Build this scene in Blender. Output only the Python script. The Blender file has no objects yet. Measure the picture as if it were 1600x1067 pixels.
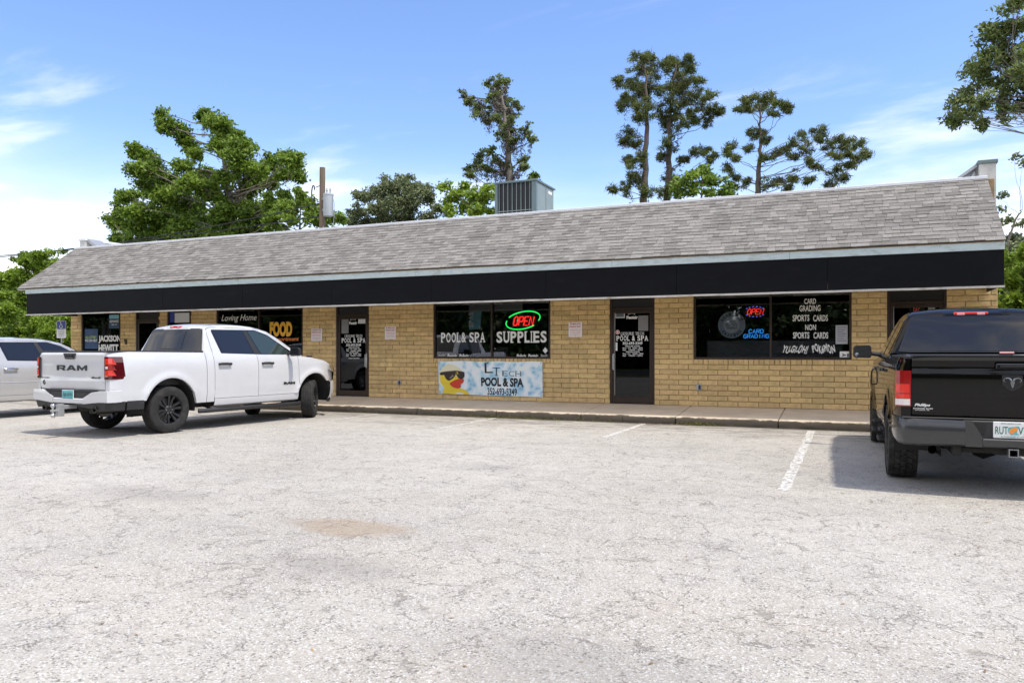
import bpy, math, random
import numpy as np
from mathutils import Vector, Matrix, noise as mnoise

random.seed(7)
rng = np.random.default_rng(7)
R = math.radians
sc = bpy.context.scene
COL = sc.collection

# ------------------------------------------------------------------ camera
YAW = 0.412
cam_d = bpy.data.cameras.new("camera")
cam = bpy.data.objects.new("camera", cam_d)
COL.objects.link(cam)
cam.location = (0, 0, 1.42)
cam.rotation_euler = (R(90), 0, YAW)
cam_d.sensor_width = 36
cam_d.lens = 27.06
cam_d.shift_y = 0.0105
cam_d.clip_start = 0.05
cam_d.clip_end = 3000
sc.camera = cam

# ------------------------------------------------------------------ light
SUN_EL, SUN_AZ = R(64), R(-9)          # azimuth from +X towards +Y
w = bpy.data.worlds.new("World")
sc.world = w
w.use_nodes = True
nt = w.node_tree
nt.nodes.clear()
def wn(t, **kw):
    n = nt.nodes.new(t)
    for k, v in kw.items():
        setattr(n, k, v)
    return n
out = wn('ShaderNodeOutputWorld')
bg = wn('ShaderNodeBackground')
bg.inputs['Strength'].default_value = 0.15
sky = wn('ShaderNodeTexSky', sky_type='NISHITA')
sky.sun_disc = False
sky.sun_elevation = SUN_EL
sky.sun_rotation = R(90) - SUN_AZ
sky.air_density = 1.0
sky.dust_density = 0.2
sky.ozone_density = 2.6
tc = wn('ShaderNodeTexCoord')
sep = wn('ShaderNodeSeparateXYZ')
nt.links.new(tc.outputs['Generated'], sep.inputs[0])
def wm(op, a, b=None, c=None):
    n = wn('ShaderNodeMath', operation=op)
    for i, v in enumerate((a, b, c)):
        if v is None:
            continue
        if isinstance(v, (int, float)):
            n.inputs[i].default_value = v
        else:
            nt.links.new(v, n.inputs[i])
    return n.outputs[0]
zz = wm('MAXIMUM', sep.outputs[2], 0.0)
den = wm('ADD', zz, 0.16)
px = wm('DIVIDE', sep.outputs[0], den)
py = wm('DIVIDE', sep.outputs[1], den)
comb = wn('ShaderNodeCombineXYZ')
nt.links.new(px, comb.inputs[0])
nt.links.new(py, comb.inputs[1])
mp = wn('ShaderNodeMapping')
mp.inputs['Location'].default_value = (2.2, 11.3, 0)
mp.inputs['Rotation'].default_value = (0, 0, R(-25))
mp.inputs['Scale'].default_value = (0.55, 1.15, 1)
nt.links.new(comb.outputs[0], mp.inputs[0])
n1 = wn('ShaderNodeTexNoise')
n1.inputs['Scale'].default_value = 1.9
n1.inputs['Detail'].default_value = 9
n1.inputs['Roughness'].default_value = 0.56
n1.inputs['Distortion'].default_value = 0.35
nt.links.new(mp.outputs[0], n1.inputs[0])
cr = wn('ShaderNodeValToRGB')
cr.color_ramp.elements[0].position = 0.53
cr.color_ramp.elements[1].position = 0.76
cr.color_ramp.interpolation = 'EASE'
nt.links.new(n1.outputs[0], cr.inputs[0])
# cloud cover thickens towards the horizon
lowr = wn('ShaderNodeMapRange', interpolation_type='SMOOTHSTEP')
lowr.inputs['From Min'].default_value = 0.27
lowr.inputs['From Max'].default_value = 0.06
nt.links.new(zz, lowr.inputs[0])
low = wm('MULTIPLY', lowr.outputs[0], wm('MULTIPLY_ADD', n1.outputs[0], 1.9, -0.30))
cov = wm('MULTIPLY_ADD', low, 1.0, wm('MULTIPLY', cr.outputs[0], 0.55))
n2 = wn('ShaderNodeTexNoise')
n2.inputs['Scale'].default_value = 0.5
n2.inputs['Detail'].default_value = 3
nt.links.new(mp.outputs[0], n2.inputs[0])
cov = wm('MULTIPLY', cov, wm('MULTIPLY_ADD', n2.outputs[0], 1.7, 0.05))
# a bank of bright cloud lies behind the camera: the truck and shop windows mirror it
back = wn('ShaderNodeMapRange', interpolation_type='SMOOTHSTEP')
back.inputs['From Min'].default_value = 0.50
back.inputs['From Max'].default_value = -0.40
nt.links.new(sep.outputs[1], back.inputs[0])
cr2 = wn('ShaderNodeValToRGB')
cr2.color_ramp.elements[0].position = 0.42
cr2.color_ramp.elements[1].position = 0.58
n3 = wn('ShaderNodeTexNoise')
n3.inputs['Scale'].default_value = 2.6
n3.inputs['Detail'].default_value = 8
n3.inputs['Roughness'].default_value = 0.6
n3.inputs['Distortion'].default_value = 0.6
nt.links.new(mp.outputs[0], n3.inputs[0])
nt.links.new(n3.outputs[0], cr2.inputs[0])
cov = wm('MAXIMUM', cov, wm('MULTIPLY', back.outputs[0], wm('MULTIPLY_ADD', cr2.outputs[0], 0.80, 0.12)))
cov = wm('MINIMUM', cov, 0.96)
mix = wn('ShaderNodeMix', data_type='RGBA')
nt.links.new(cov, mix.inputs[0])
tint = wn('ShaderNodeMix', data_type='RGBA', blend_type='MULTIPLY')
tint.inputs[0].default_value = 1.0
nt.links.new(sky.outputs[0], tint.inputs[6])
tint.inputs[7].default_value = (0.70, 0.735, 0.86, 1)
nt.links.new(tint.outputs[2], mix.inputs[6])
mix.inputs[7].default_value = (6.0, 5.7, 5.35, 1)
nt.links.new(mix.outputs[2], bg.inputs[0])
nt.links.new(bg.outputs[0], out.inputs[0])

sun_d = bpy.data.lights.new("sun", 'SUN')
sun_d.energy = 2.1
sun_d.angle = R(3.0)
sun_d.color = (1.0, 0.93, 0.82)
sun = bpy.data.objects.new("sun", sun_d)
COL.objects.link(sun)
sd = Vector((math.cos(SUN_EL)*math.cos(SUN_AZ), math.cos(SUN_EL)*math.sin(SUN_AZ), math.sin(SUN_EL)))
sun.rotation_euler = sd.to_track_quat('Z', 'Y').to_euler()
sun.location = sd * 60

sc.view_settings.view_transform = 'Standard'
sc.view_settings.look = 'None'
sc.view_settings.gamma = 1
sc.view_settings.exposure = 1.0
sc.view_settings.use_curve_mapping = False
sc.cycles.max_bounces = 8
sc.cycles.transparent_max_bounces = 12

# ------------------------------------------------------------------ helpers
F, HZ, CH = 1202.5, 550.3, 1.42
CA, SA = math.cos(YAW), math.sin(YAW)
def at(x, y, Y):
    """world point at depth plane Y seen at photo position x, y"""
    u = (x-800)/F
    d = Y/(u*SA+CA)
    return Vector(((u*CA-SA)*d, Y, CH + d*(HZ-y)/F))

M = {}
def nodes_of(m):
    m.use_nodes = True
    n = m.node_tree
    b = n.nodes.get('Principled BSDF')
    return n, b

def mat(name, col, rough=0.6, metal=0.0, var=0.0, vscale=4.0, bump=0.0, bscale=60.0, coat=0.0,
        spec=0.5, rand=0.0, island=0.0, dirt=None, dirt_scale=2.0, dirt_lo=.5, dirt_hi=.7, emit=None, estr=0.0, detail=6,
        stretch=None):
    m = bpy.data.materials.new(name)
    n, b = nodes_of(m)
    L = n.links
    b.inputs['Base Color'].default_value = (*col, 1)
    b.inputs['Roughness'].default_value = rough
    b.inputs['Metallic'].default_value = metal
    b.inputs['Specular IOR Level'].default_value = spec
    b.inputs['Coat Weight'].default_value = coat
    b.inputs['Coat Roughness'].default_value = 0.03
    if emit:
        b.inputs['Emission Color'].default_value = (*emit, 1)
        b.inputs['Emission Strength'].default_value = estr
    t = n.nodes.new('ShaderNodeTexCoord')
    co = t.outputs['Object']
    if stretch:
        mp_ = n.nodes.new('ShaderNodeMapping')
        mp_.inputs['Scale'].default_value = stretch
        L.new(co, mp_.inputs[0])
        co = mp_.outputs[0]
    cur = None
    if var:
        a = n.nodes.new('ShaderNodeTexNoise')
        a.inputs['Scale'].default_value = vscale
        a.inputs['Detail'].default_value = detail
        a.inputs['Roughness'].default_value = .65
        L.new(co, a.inputs[0])
        r_ = n.nodes.new('ShaderNodeMapRange')
        r_.inputs['From Min'].default_value = .25
        r_.inputs['From Max'].default_value = .75
        r_.inputs['To Min'].default_value = 1-var
        r_.inputs['To Max'].default_value = 1+var
        L.new(a.outputs[0], r_.inputs[0])
        x = n.nodes.new('ShaderNodeVectorMath')
        x.operation = 'SCALE'
        x.inputs[0].default_value = col
        L.new(r_.outputs[0], x.inputs['Scale'])
        cur = x.outputs[0]
    if rand or island:
        if rand:
            o = n.nodes.new('ShaderNodeObjectInfo').outputs['Random']
            amt = rand
        else:
            o = n.nodes.new('ShaderNodeNewGeometry').outputs['Random Per Island']
            amt = island
        r_ = n.nodes.new('ShaderNodeMapRange')
        r_.inputs['To Min'].default_value = 1-amt
        r_.inputs['To Max'].default_value = 1+amt
        L.new(o, r_.inputs[0])
        h = n.nodes.new('ShaderNodeHueSaturation')
        if cur:
            L.new(cur, h.inputs['Color'])
        else:
            h.inputs['Color'].default_value = (*col, 1)
        L.new(r_.outputs[0], h.inputs['Value'])
        wh = n.nodes.new('ShaderNodeTexWhiteNoise')
        wh.noise_dimensions = '1D'
        L.new(o, wh.inputs['W'])
        r2 = n.nodes.new('ShaderNodeMapRange')
        r2.inputs['To Min'].default_value = .5-amt*.035
        r2.inputs['To Max'].default_value = .5+amt*.035
        L.new(wh.outputs[0], r2.inputs[0])
        L.new(r2.outputs[0], h.inputs['Hue'])
        cur = h.outputs[0]
    if dirt:
        a = n.nodes.new('ShaderNodeTexNoise')
        a.inputs['Scale'].default_value = dirt_scale
        a.inputs['Detail'].default_value = 8
        a.inputs['Roughness'].default_value = .7
        L.new(co, a.inputs[0])
        r_ = n.nodes.new('ShaderNodeMapRange')
        r_.inputs['From Min'].default_value = dirt_lo
        r_.inputs['From Max'].default_value = dirt_hi
        L.new(a.outputs[0], r_.inputs[0])
        x = n.nodes.new('ShaderNodeMix')
        x.data_type = 'RGBA'
        L.new(r_.outputs[0], x.inputs[0])
        if cur:
            L.new(cur, x.inputs[6])
        else:
            x.inputs[6].default_value = (*col, 1)
        x.inputs[7].default_value = (*dirt, 1)
        cur = x.outputs[2]
    if cur:
        L.new(cur, b.inputs['Base Color'])
    if bump:
        a = n.nodes.new('ShaderNodeTexNoise')
        a.inputs['Scale'].default_value = bscale
        a.inputs['Detail'].default_value = 5
        L.new(co, a.inputs[0])
        bp = n.nodes.new('ShaderNodeBump')
        bp.inputs['Strength'].default_value = min(1, bump)
        bp.inputs['Distance'].default_value = .01
        L.new(a.outputs[0], bp.inputs['Height'])
        L.new(bp.outputs[0], b.inputs['Normal'])
    M[name] = m
    return m

def glass_mat(name, tint, trans, rough=0.0, ior=1.62):
    """a pane: part of the light passes with a tint, the rest mirrors by the viewing angle"""
    m = bpy.data.materials.new(name)
    m.use_nodes = True
    n = m.node_tree
    n.nodes.clear()
    o = n.nodes.new('ShaderNodeOutputMaterial')
    tr = n.nodes.new('ShaderNodeBsdfTransparent')
    tr.inputs[0].default_value = (*[c*trans for c in tint], 1)
    gl = n.nodes.new('ShaderNodeBsdfGlossy')
    gl.inputs['Roughness'].default_value = rough
    gl.inputs['Color'].default_value = (.95, .97, 1, 1)
    fr = n.nodes.new('ShaderNodeFresnel')
    fr.inputs['IOR'].default_value = ior
    mx = n.nodes.new('ShaderNodeMixShader')
    n.links.new(fr.outputs[0], mx.inputs[0])
    n.links.new(tr.outputs[0], mx.inputs[1])
    n.links.new(gl.outputs[0], mx.inputs[2])
    n.links.new(mx.outputs[0], o.inputs[0])
    M[name] = m
    return m

def leaf_mat(name, c1, c2, trans=.35, scale=.35):
    m = bpy.data.materials.new(name)
    m.use_nodes = True
    n = m.node_tree
    n.nodes.clear()
    L = n.links
    o = n.nodes.new('ShaderNodeOutputMaterial')
    g = n.nodes.new('ShaderNodeNewGeometry')
    t = n.nodes.new('ShaderNodeTexCoord')
    ns = n.nodes.new('ShaderNodeTexNoise')
    ns.inputs['Scale'].default_value = scale
    ns.inputs['Detail'].default_value = 2
    L.new(t.outputs['Object'], ns.inputs[0])
    ad = n.nodes.new('ShaderNodeMath')
    ad.operation = 'MULTIPLY_ADD'
    L.new(g.outputs['Random Per Island'], ad.inputs[0])
    ad.inputs[1].default_value = .75
    L.new(ns.outputs[0], ad.inputs[2])
    mr = n.nodes.new('ShaderNodeMapRange')
    mr.inputs['From Min'].default_value = .35
    mr.inputs['From Max'].default_value = 1.3
    L.new(ad.outputs[0], mr.inputs[0])
    mx = n.nodes.new('ShaderNodeMix')
    mx.data_type = 'RGBA'
    L.new(mr.outputs[0], mx.inputs[0])
    mx.inputs[6].default_value = (*c1, 1)
    mx.inputs[7].default_value = (*c2, 1)
    b = n.nodes.new('ShaderNodeBsdfPrincipled')
    b.inputs['Roughness'].default_value = .5
    b.inputs['Specular IOR Level'].default_value = .35
    L.new(mx.outputs[2], b.inputs['Base Color'])
    tr = n.nodes.new('ShaderNodeBsdfTranslucent')
    L.new(mx.outputs[2], tr.inputs[0])
    ms = n.nodes.new('ShaderNodeMixShader')
    ms.inputs[0].default_value = trans
    L.new(b.outputs[0], ms.inputs[1])
    L.new(tr.outputs[0], ms.inputs[2])
    L.new(ms.outputs[0], o.inputs[0])
    M[name] = m
    return m

def origin_of(o):
    v = Vector((0, 0, 0))
    while o is not None:
        v += Vector(o.location)
        o = o.parent
    return v

class MB:
    """collects shapes and links them as one mesh object"""
    def __init__(s):
        s.v, s.f, s.mi = [], [], []
        s.cur = 0
    def add(s, vs, fs):
        b = len(s.v)
        s.v += [tuple(v) for v in vs]
        for f in fs:
            s.f.append(tuple(i+b for i in f))
            s.mi.append(s.cur)
        return s
    def box(s, x0, x1, y0, y1, z0, z1):
        vs = [(x, y, z) for x in (x0, x1) for y in (y0, y1) for z in (z0, z1)]
        return s.add(vs, [(0, 1, 3, 2), (4, 6, 7, 5), (0, 4, 5, 1), (2, 3, 7, 6), (0, 2, 6, 4), (1, 5, 7, 3)])
    def bbox(s, x0, x1, y0, y1, z0, z1, b=.01):
        """box with chamfered edges"""
        cx, cy, cz = (x0+x1)/2, (y0+y1)/2, (z0+z1)/2
        hx, hy, hz = abs(x1-x0)/2, abs(y1-y0)/2, abs(z1-z0)/2
        b = min(b, hx*.9, hy*.9, hz*.9)
        vs, idx = [], {}
        for sx in (-1, 1):
            for sy in (-1, 1):
                for sz in (-1, 1):
                    for k in range(3):
                        p = [sx*(hx-b), sy*(hy-b), sz*(hz-b)]
                        p[k] = (sx*hx, sy*hy, sz*hz)[k]
                        idx[(sx, sy, sz, k)] = len(vs)
                        vs.append((cx+p[0], cy+p[1], cz+p[2]))
        fs = []
        for k in range(3):
            a, c = (k+1) % 3, (k+2) % 3
            for sg in (-1, 1):
                q = []
                for (u, v) in ((-1, -1), (1, -1), (1, 1), (-1, 1)):
                    t = [0, 0, 0]; t[k] = sg; t[a] = u; t[c] = v
                    q.append(idx[(*t, k)])
                fs.append(tuple(q if sg > 0 else q[::-1]))
        for k in range(3):       # edges along axis k
            a, c = (k+1) % 3, (k+2) % 3
            for u in (-1, 1):
                for v in (-1, 1):
                    t0 = [0, 0, 0]; t0[k] = -1; t0[a] = u; t0[c] = v
                    t1 = list(t0); t1[k] = 1
                    q = [idx[(*t0, a)], idx[(*t1, a)], idx[(*t1, c)], idx[(*t0, c)]]
                    fs.append(tuple(q if u*v < 0 else q[::-1]))
        for sx in (-1, 1):
            for sy in (-1, 1):
                for sz in (-1, 1):
                    q = [idx[(sx, sy, sz, k)] for k in range(3)]
                    fs.append(tuple(q if sx*sy*sz > 0 else q[::-1]))
        return s.add(vs, fs)
    def tube(s, pts, rad, n=8, cap=True):
        pts = [Vector(p) for p in pts]
        if not hasattr(rad, '__len__'):
            rad = [rad]*len(pts)
        vs, fs = [], []
        up = None
        for i, p in enumerate(pts):
            d = (pts[min(i+1, len(pts)-1)] - pts[max(i-1, 0)])
            d = d.normalized() if d.length > 1e-9 else Vector((0, 0, 1))
            if up is None:
                up = d.orthogonal().normalized()
            up = (up - d*up.dot(d))
            up = up.normalized() if up.length > 1e-6 else d.orthogonal().normalized()
            q = d.cross(up)
            for k in range(n):
                a = 2*math.pi*k/n
                vs.append(p + (up*math.cos(a)+q*math.sin(a))*rad[i])
        for i in range(len(pts)-1):
            for k in range(n):
                fs.append((i*n+k, i*n+(k+1) % n, (i+1)*n+(k+1) % n, (i+1)*n+k))
        if cap:
            fs.append(tuple(range(n))[::-1])
            fs.append(tuple((len(pts)-1)*n+k for k in range(n)))
        return s.add(vs, fs)
    def lathe(s, prof, c=(0, 0, 0), axis='y', n=48, flip=False):
        """prof: (radius, along axis)"""
        vs, fs = [], []
        for (r, h) in prof:
            for k in range(n):
                a = 2*math.pi*k/n
                p = {'y': (r*math.cos(a), h, r*math.sin(a)), 'z': (r*math.cos(a), r*math.sin(a), h),
                     'x': (h, r*math.cos(a), r*math.sin(a))}[axis]
                vs.append((c[0]+p[0], c[1]+p[1], c[2]+p[2]))
        for i in range(len(prof)-1):
            for k in range(n):
                q = (i*n+k, i*n+(k+1) % n, (i+1)*n+(k+1) % n, (i+1)*n+k)
                fs.append(q[::-1] if flip else q)
        return s.add(vs, fs)
    def prism(s, poly, o, u, v, t):
        """polygon (a,b) in the plane o+a*u+b*v, thickened by the vector t"""
        o, u, v, t = Vector(o), Vector(u), Vector(v), Vector(t)
        n = len(poly)
        vs = [o+u*a+v*b for a, b in poly] + [o+u*a+v*b+t for a, b in poly]
        fs = [tuple(range(n)), tuple(range(2*n-1, n-1, -1))]
        fs += [(i, i+n, (i+1) % n+n, (i+1) % n) for i in range(n)]
        return s.add(vs, fs)
    def grid(s, fn, nu, nv):
        """fn(i,j)->point"""
        vs = [fn(i, j) for i in range(nu) for j in range(nv)]
        fs = [(i*nv+j, (i+1)*nv+j, (i+1)*nv+j+1, i*nv+j+1) for i in range(nu-1) for j in range(nv-1)]
        return s.add(vs, fs)
    def mesh(s, name, mats=None):
        me = bpy.data.meshes.new(name)
        me.from_pydata(s.v, [], s.f)
        if mats:
            for m_ in (mats if isinstance(mats, (list, tuple)) else [mats]):
                me.materials.append(m_)
            if any(s.mi):
                me.polygons.foreach_set('material_index', s.mi)
        return me
    def build(s, name, m=None, parent=None, smooth=None, world=True, fix=True, **tags):
        off = origin_of(parent) if (world and parent is not None) else Vector((0, 0, 0))
        if off.length > 0:
            s.v = [(a-off.x, b-off.y, c-off.z) for a, b, c in s.v]
        me = s.mesh(name, m)
        if fix:
            import bmesh
            bm = bmesh.new()
            bm.from_mesh(me)
            bmesh.ops.recalc_face_normals(bm, faces=bm.faces)
            bm.to_mesh(me)
            bm.free()
        if smooth is not None:
            me.shade_smooth()
            try:
                me.set_sharp_from_angle(angle=R(smooth))
            except Exception:
                pass
        o = bpy.data.objects.new(name, me)
        COL.objects.link(o)
        if parent is not None:
            o.parent = parent
        for k, v_ in tags.items():
            o[k] = v_
        return o

def empty(name, loc, rz=0.0, **tags):
    o = bpy.data.objects.new(name, None)
    COL.objects.link(o)
    o.location = loc
    o.rotation_euler = (0, 0, rz)
    o.empty_display_size = .3
    for k, v in tags.items():
        o[k] = v
    return o

def copy_tree(o, parent=None):
    c = o.copy()
    COL.objects.link(c)
    c.parent = parent
    for ch in [x for x in bpy.data.objects if x.parent == o]:
        copy_tree(ch, c)
    return c

def fillet(poly, r, n=4):
    """round a polygon's corners; r is a number or one per corner"""
    res = []
    N = len(poly)
    for i in range(N):
        p = Vector(poly[i]); a = Vector(poly[i-1]); b = Vector(poly[(i+1) % N])
        rr = r[i] if hasattr(r, '__len__') else r
        d1 = (a-p); d2 = (b-p)
        rr = min(rr, d1.length*.45, d2.length*.45)
        if rr < 1e-4:
            res.append(tuple(p)); continue
        q0 = p+d1.normalized()*rr; q1 = p+d2.normalized()*rr
        for k in range(n+1):
            t = k/n
            res.append(tuple(q0*(1-t)**2 + p*2*t*(1-t) + q1*t*t))
    return res

_tc = {}
def glyphs(txt, bold=0.0, space=1.0, shear=0.0):
    """flat triangles of a word, scaled to a unit box"""
    key = (txt, bold, space, shear)
    if key in _tc:
        return _tc[key]
    cu = bpy.data.curves.new('t', 'FONT')
    cu.body = txt
    cu.offset = bold
    cu.space_character = space
    cu.shear = shear
    cu.resolution_u = 3
    ob = bpy.data.objects.new('t', cu)
    COL.objects.link(ob)
    bpy.context.view_layer.update()
    dg = bpy.context.evaluated_depsgraph_get()
    me = ob.evaluated_get(dg).to_mesh()
    vs = [(v.co.x, v.co.y) for v in me.vertices]
    fs = [tuple(p.vertices) for p in me.polygons]
    ob.evaluated_get(dg).to_mesh_clear()
    bpy.data.objects.remove(ob)
    bpy.data.curves.remove(cu)
    if not vs:
        vs = [(0, 0), (1, 0), (1, 1)]; fs = [(0, 1, 2)]
    x0 = min(v[0] for v in vs); x1 = max(v[0] for v in vs)
    y0 = min(v[1] for v in vs); y1 = max(v[1] for v in vs)
    vs = [((x-x0)/(x1-x0), (y-y0)/max(1e-6, y1-y0)) for x, y in vs]
    _tc[key] = (vs, fs)
    return _tc[key]

def text_into(mb, txt, o, u, v, w_, h_, n=(0, 0, 0), bold=0.0, space=1.0, shear=0.0, skew=0.0):
    """writes txt into the box at o spanned by unit vectors u, v"""
    vs, fs = glyphs(txt, bold, space, shear)
    o, u, v, n = Vector(o), Vector(u), Vector(v), Vector(n)
    mb.add([o+n+u*(a*w_+b*skew*h_)+v*(b*h_) for a, b in vs], fs)

SLAB = {'P': [(0, 0, .5), (0, 1, .3)], 'L': [(0, 0, .3), (0, 1, .5)], 'A': [(-.08, 0, .42), (.66, 0, .42)],
        'U': [(-.1, 1, .45), (.65, 1, .45)], 'I': [(-.5, 0, 2.0), (-.5, 1, 2.0)], 'E': [(-.08, 0, .4), (-.08, 1, .4)],
        'T': [(.25, 0, .5)], 'H': [(-.1, 0, .42), (.68, 0, .42), (-.1, 1, .42), (.68, 1, .42)],
        'R': [(-.1, 0, .4), (.72, 0, .36), (-.1, 1, .3)]}
CW = {'I': .36, '&': 1.05, ' ': .45, 'L': .85, 'M': 1.2, '-': .5, '1': .6, 'A': 1.05}
def slab_text(mb, txt, o, u, v, w_, h_, n=(0, 0, 0), bold=.03, t=.1):
    """heavy slab-serif lettering: each letter with bars at its stem ends"""
    o, u, v, n = Vector(o), Vector(u), Vector(v), Vector(n)
    tot = sum(CW.get(c, 1) for c in txt)
    x = 0
    for c in txt:
        cw = CW.get(c, 1)/tot*w_
        if c != ' ':
            g = cw*.84
            if c == 'I':
                g = cw*.4
            ox = x+(cw-g)/2
            hh = h_*(.16 if c == '-' else 1)
            oy = h_*.42 if c == '-' else 0
            text_into(mb, c, o+u*ox+v*oy, u, v, g, hh, n, bold)
            for (a, b, l) in SLAB.get(c, ()):
                z = (0 if b == 0 else h_*(1-t))
                p = o+n*1.3+u*(ox+a*g)+v*z
                mb.add([p, p+u*l*g, p+u*l*g+v*h_*t, p+v*h_*t], [(0, 1, 2, 3)])
        x += cw
X_, Y_, Z_ = Vector((1, 0, 0)), Vector((0, 1, 0)), Vector((0, 0, 1))

# ------------------------------------------------------------------ materials
mat('mortar', (.34, .245, .14), .95, var=.2, vscale=9)
mat('brick', (.64, .46, .215), .88, var=.20, vscale=9, bump=.9, bscale=38, rand=.14, spec=.25, dirt=(.46, .32, .16), dirt_scale=5, dirt_lo=.50, dirt_hi=.85)
mat('brick_far', (.64, .46, .215), .88, var=.20, vscale=9, bump=.9, bscale=38, island=.14, spec=.25, dirt=(.46, .32, .16), dirt_scale=5, dirt_lo=.50, dirt_hi=.85)
mat('shingle', (.235, .224, .208), .95, var=.25, vscale=26, bump=.9, bscale=130, rand=.24, spec=.2, dirt=(.13, .125, .12), dirt_scale=1.1, dirt_lo=.52, dirt_hi=.8)
mat('shingle_far', (.235, .224, .208), .95, var=.25, vscale=26, bump=.9, bscale=130, island=.24, spec=.2, dirt=(.13, .125, .12), dirt_scale=1.1, dirt_lo=.52, dirt_hi=.8)
mat('navy_panel', (.005, .0052, .0068), .55, var=.22, vscale=1.6, spec=.12, dirt=(.013, .013, .015), dirt_scale=1.3, dirt_lo=.55, dirt_hi=.9, stretch=(1, 1, 3))
mat('pale_board', (.50, .58, .57), .7, var=.12, vscale=3, dirt=(.30, .31, .29), dirt_scale=3.5, dirt_lo=.52, dirt_hi=.75, stretch=(1, 1, 3))
mat('white_trim', (.62, .60, .56), .7, var=.12, vscale=3, dirt=(.30, .25, .2), dirt_scale=5, dirt_lo=.5, dirt_hi=.75)
mat('soffit', (.55, .52, .46), .8, var=.1, vscale=2)
mat('ridge_metal', (.74, .75, .78), .5, .0, var=.08, vscale=3)
mat('stucco', (.58, .57, .54), .9, var=.1, vscale=6, bump=.3, bscale=50, dirt=(.32, .31, .29), dirt_scale=3, dirt_lo=.5, dirt_hi=.8)
mat('flat_roof', (.45, .45, .45), .9, var=.1)
mat('bronze', (.040, .025, .018), .38, .35, var=.15, vscale=4)
mat('dark_panel', (.012, .011, .011), .3)
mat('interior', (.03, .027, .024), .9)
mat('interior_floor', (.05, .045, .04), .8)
mat('steel', (.55, .55, .54), .3, .9)
mat('letter_white', (.78, .78, .75), .6)
mat('letter_black', (.012, .012, .014), .6)
mat('letter_red', (.50, .06, .055), .6)
mat('letter_yellow', (.80, .42, .03), .6)
mat('letter_orange', (.75, .20, .03), .6)
mat('deep_red', (.10, .012, .014), .7)
mat('grey_film', (.20, .20, .20), .5)
mat('emblem_grey', (.42, .46, .49), .6)
mat('logo_grey', (.62, .64, .66), .6)
mat('logo_dark', (.10, .13, .15), .6)
mat('paper', (.42, .42, .46), .8)
mat('sign_white', (.85, .80, .78), .55)
mat('sign_blue', (.03, .05, .28), .5)
mat('poster_blue', (.008, .055, .15), .5, var=.6, vscale=3)
mat('poster_cyan', (.20, .46, .55), .5)
mat('text_lime', (.48, .60, .08), .6)
mat('neon_red', (.5, .02, .02), .5, emit=(1, .03, .02), estr=1.0)
mat('neon_green', (.02, .5, .08), .5, emit=(.02, 1, .14), estr=.95)
mat('neon_blue', (.02, .2, .5), .5, emit=(.03, .33, .95), estr=.75)
mat('neon_violet', (.1, .1, .5), .5, emit=(.16, .16, .9), estr=.7)
mat('duck_yellow', (.80, .62, .04), .6, var=.1)
mat('duck_shade', (.78, .74, .50), .6)
mat('duck_bill', (.62, .05, .02), .6)
mat('duck_glasses', (.035, .02, .015), .4)
mat('lens_glare', (.30, .26, .22), .4)
mat('ac_body', (.25, .30, .29), .5, .2, var=.08, vscale=3)
mat('ac_frame', (.15, .20, .205), .5, .2)
mat('ac_coil', (.018, .02, .024), .6)
mat('wood_pole', (.17, .125, .09), .95, var=.35, vscale=3, stretch=(6, 6, .5))
mat('transformer', (.40, .43, .45), .5, .1)
mat('cable', (.03, .03, .032), .6)
mat('galv', (.42, .43, .44), .5, .6)
mat('bark', (.125, .10, .08), .95, var=.35, vscale=5, bump=.6, bscale=14, stretch=(3, 3, .6))
mat('bark_grey', (.20, .175, .15), .95, var=.35, vscale=5, bump=.6, bscale=14, stretch=(3, 3, .6))
mat('moss', (.155, .135, .105), .95, island=.3)
mat('bare_twig', (.21, .185, .16), .95)
mat('grass_ground', (.075, .10, .03), .95, var=.4, vscale=.8)
mat('road', (.055, .055, .058), .9, var=.2)
mat('line_paint', (.60, .585, .55), .8, var=.2, vscale=8)
mat('concrete_walk', (.65, .54, .405), .9, var=.12, vscale=2.5, bump=.25, bscale=90, rand=.05, dirt=(.50, .405, .30), dirt_scale=1.6, dirt_lo=.48, dirt_hi=.8)
glass_mat('shop_glass', (.92, .93, .95), .85)
glass_mat('door_glass', (.75, .78, .82), .5, ior=1.42)
leaf_mat('leaf_maple', (.045, .10, .010), (.30, .42, .065), .42, .5)
leaf_mat('leaf_bright', (.12, .20, .015), (.30, .42, .05), .4, .6)
leaf_mat('leaf_olive', (.11, .14, .065), (.26, .30, .15), .32, .6)
leaf_mat('needles', (.045, .07, .02), (.22, .25, .075), .32, .6)
leaf_mat('leaf_oak', (.06, .09, .025), (.27, .33, .11), .42, .9)
leaf_mat('leaf_far', (.03, .06, .012), (.11, .17, .04), .2, .2)
leaf_mat('weed', (.10, .13, .02), (.25, .24, .05), .3, 3)
leaf_mat('litter', (.16, .09, .04), (.42, .28, .14), .1, 3)

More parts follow.
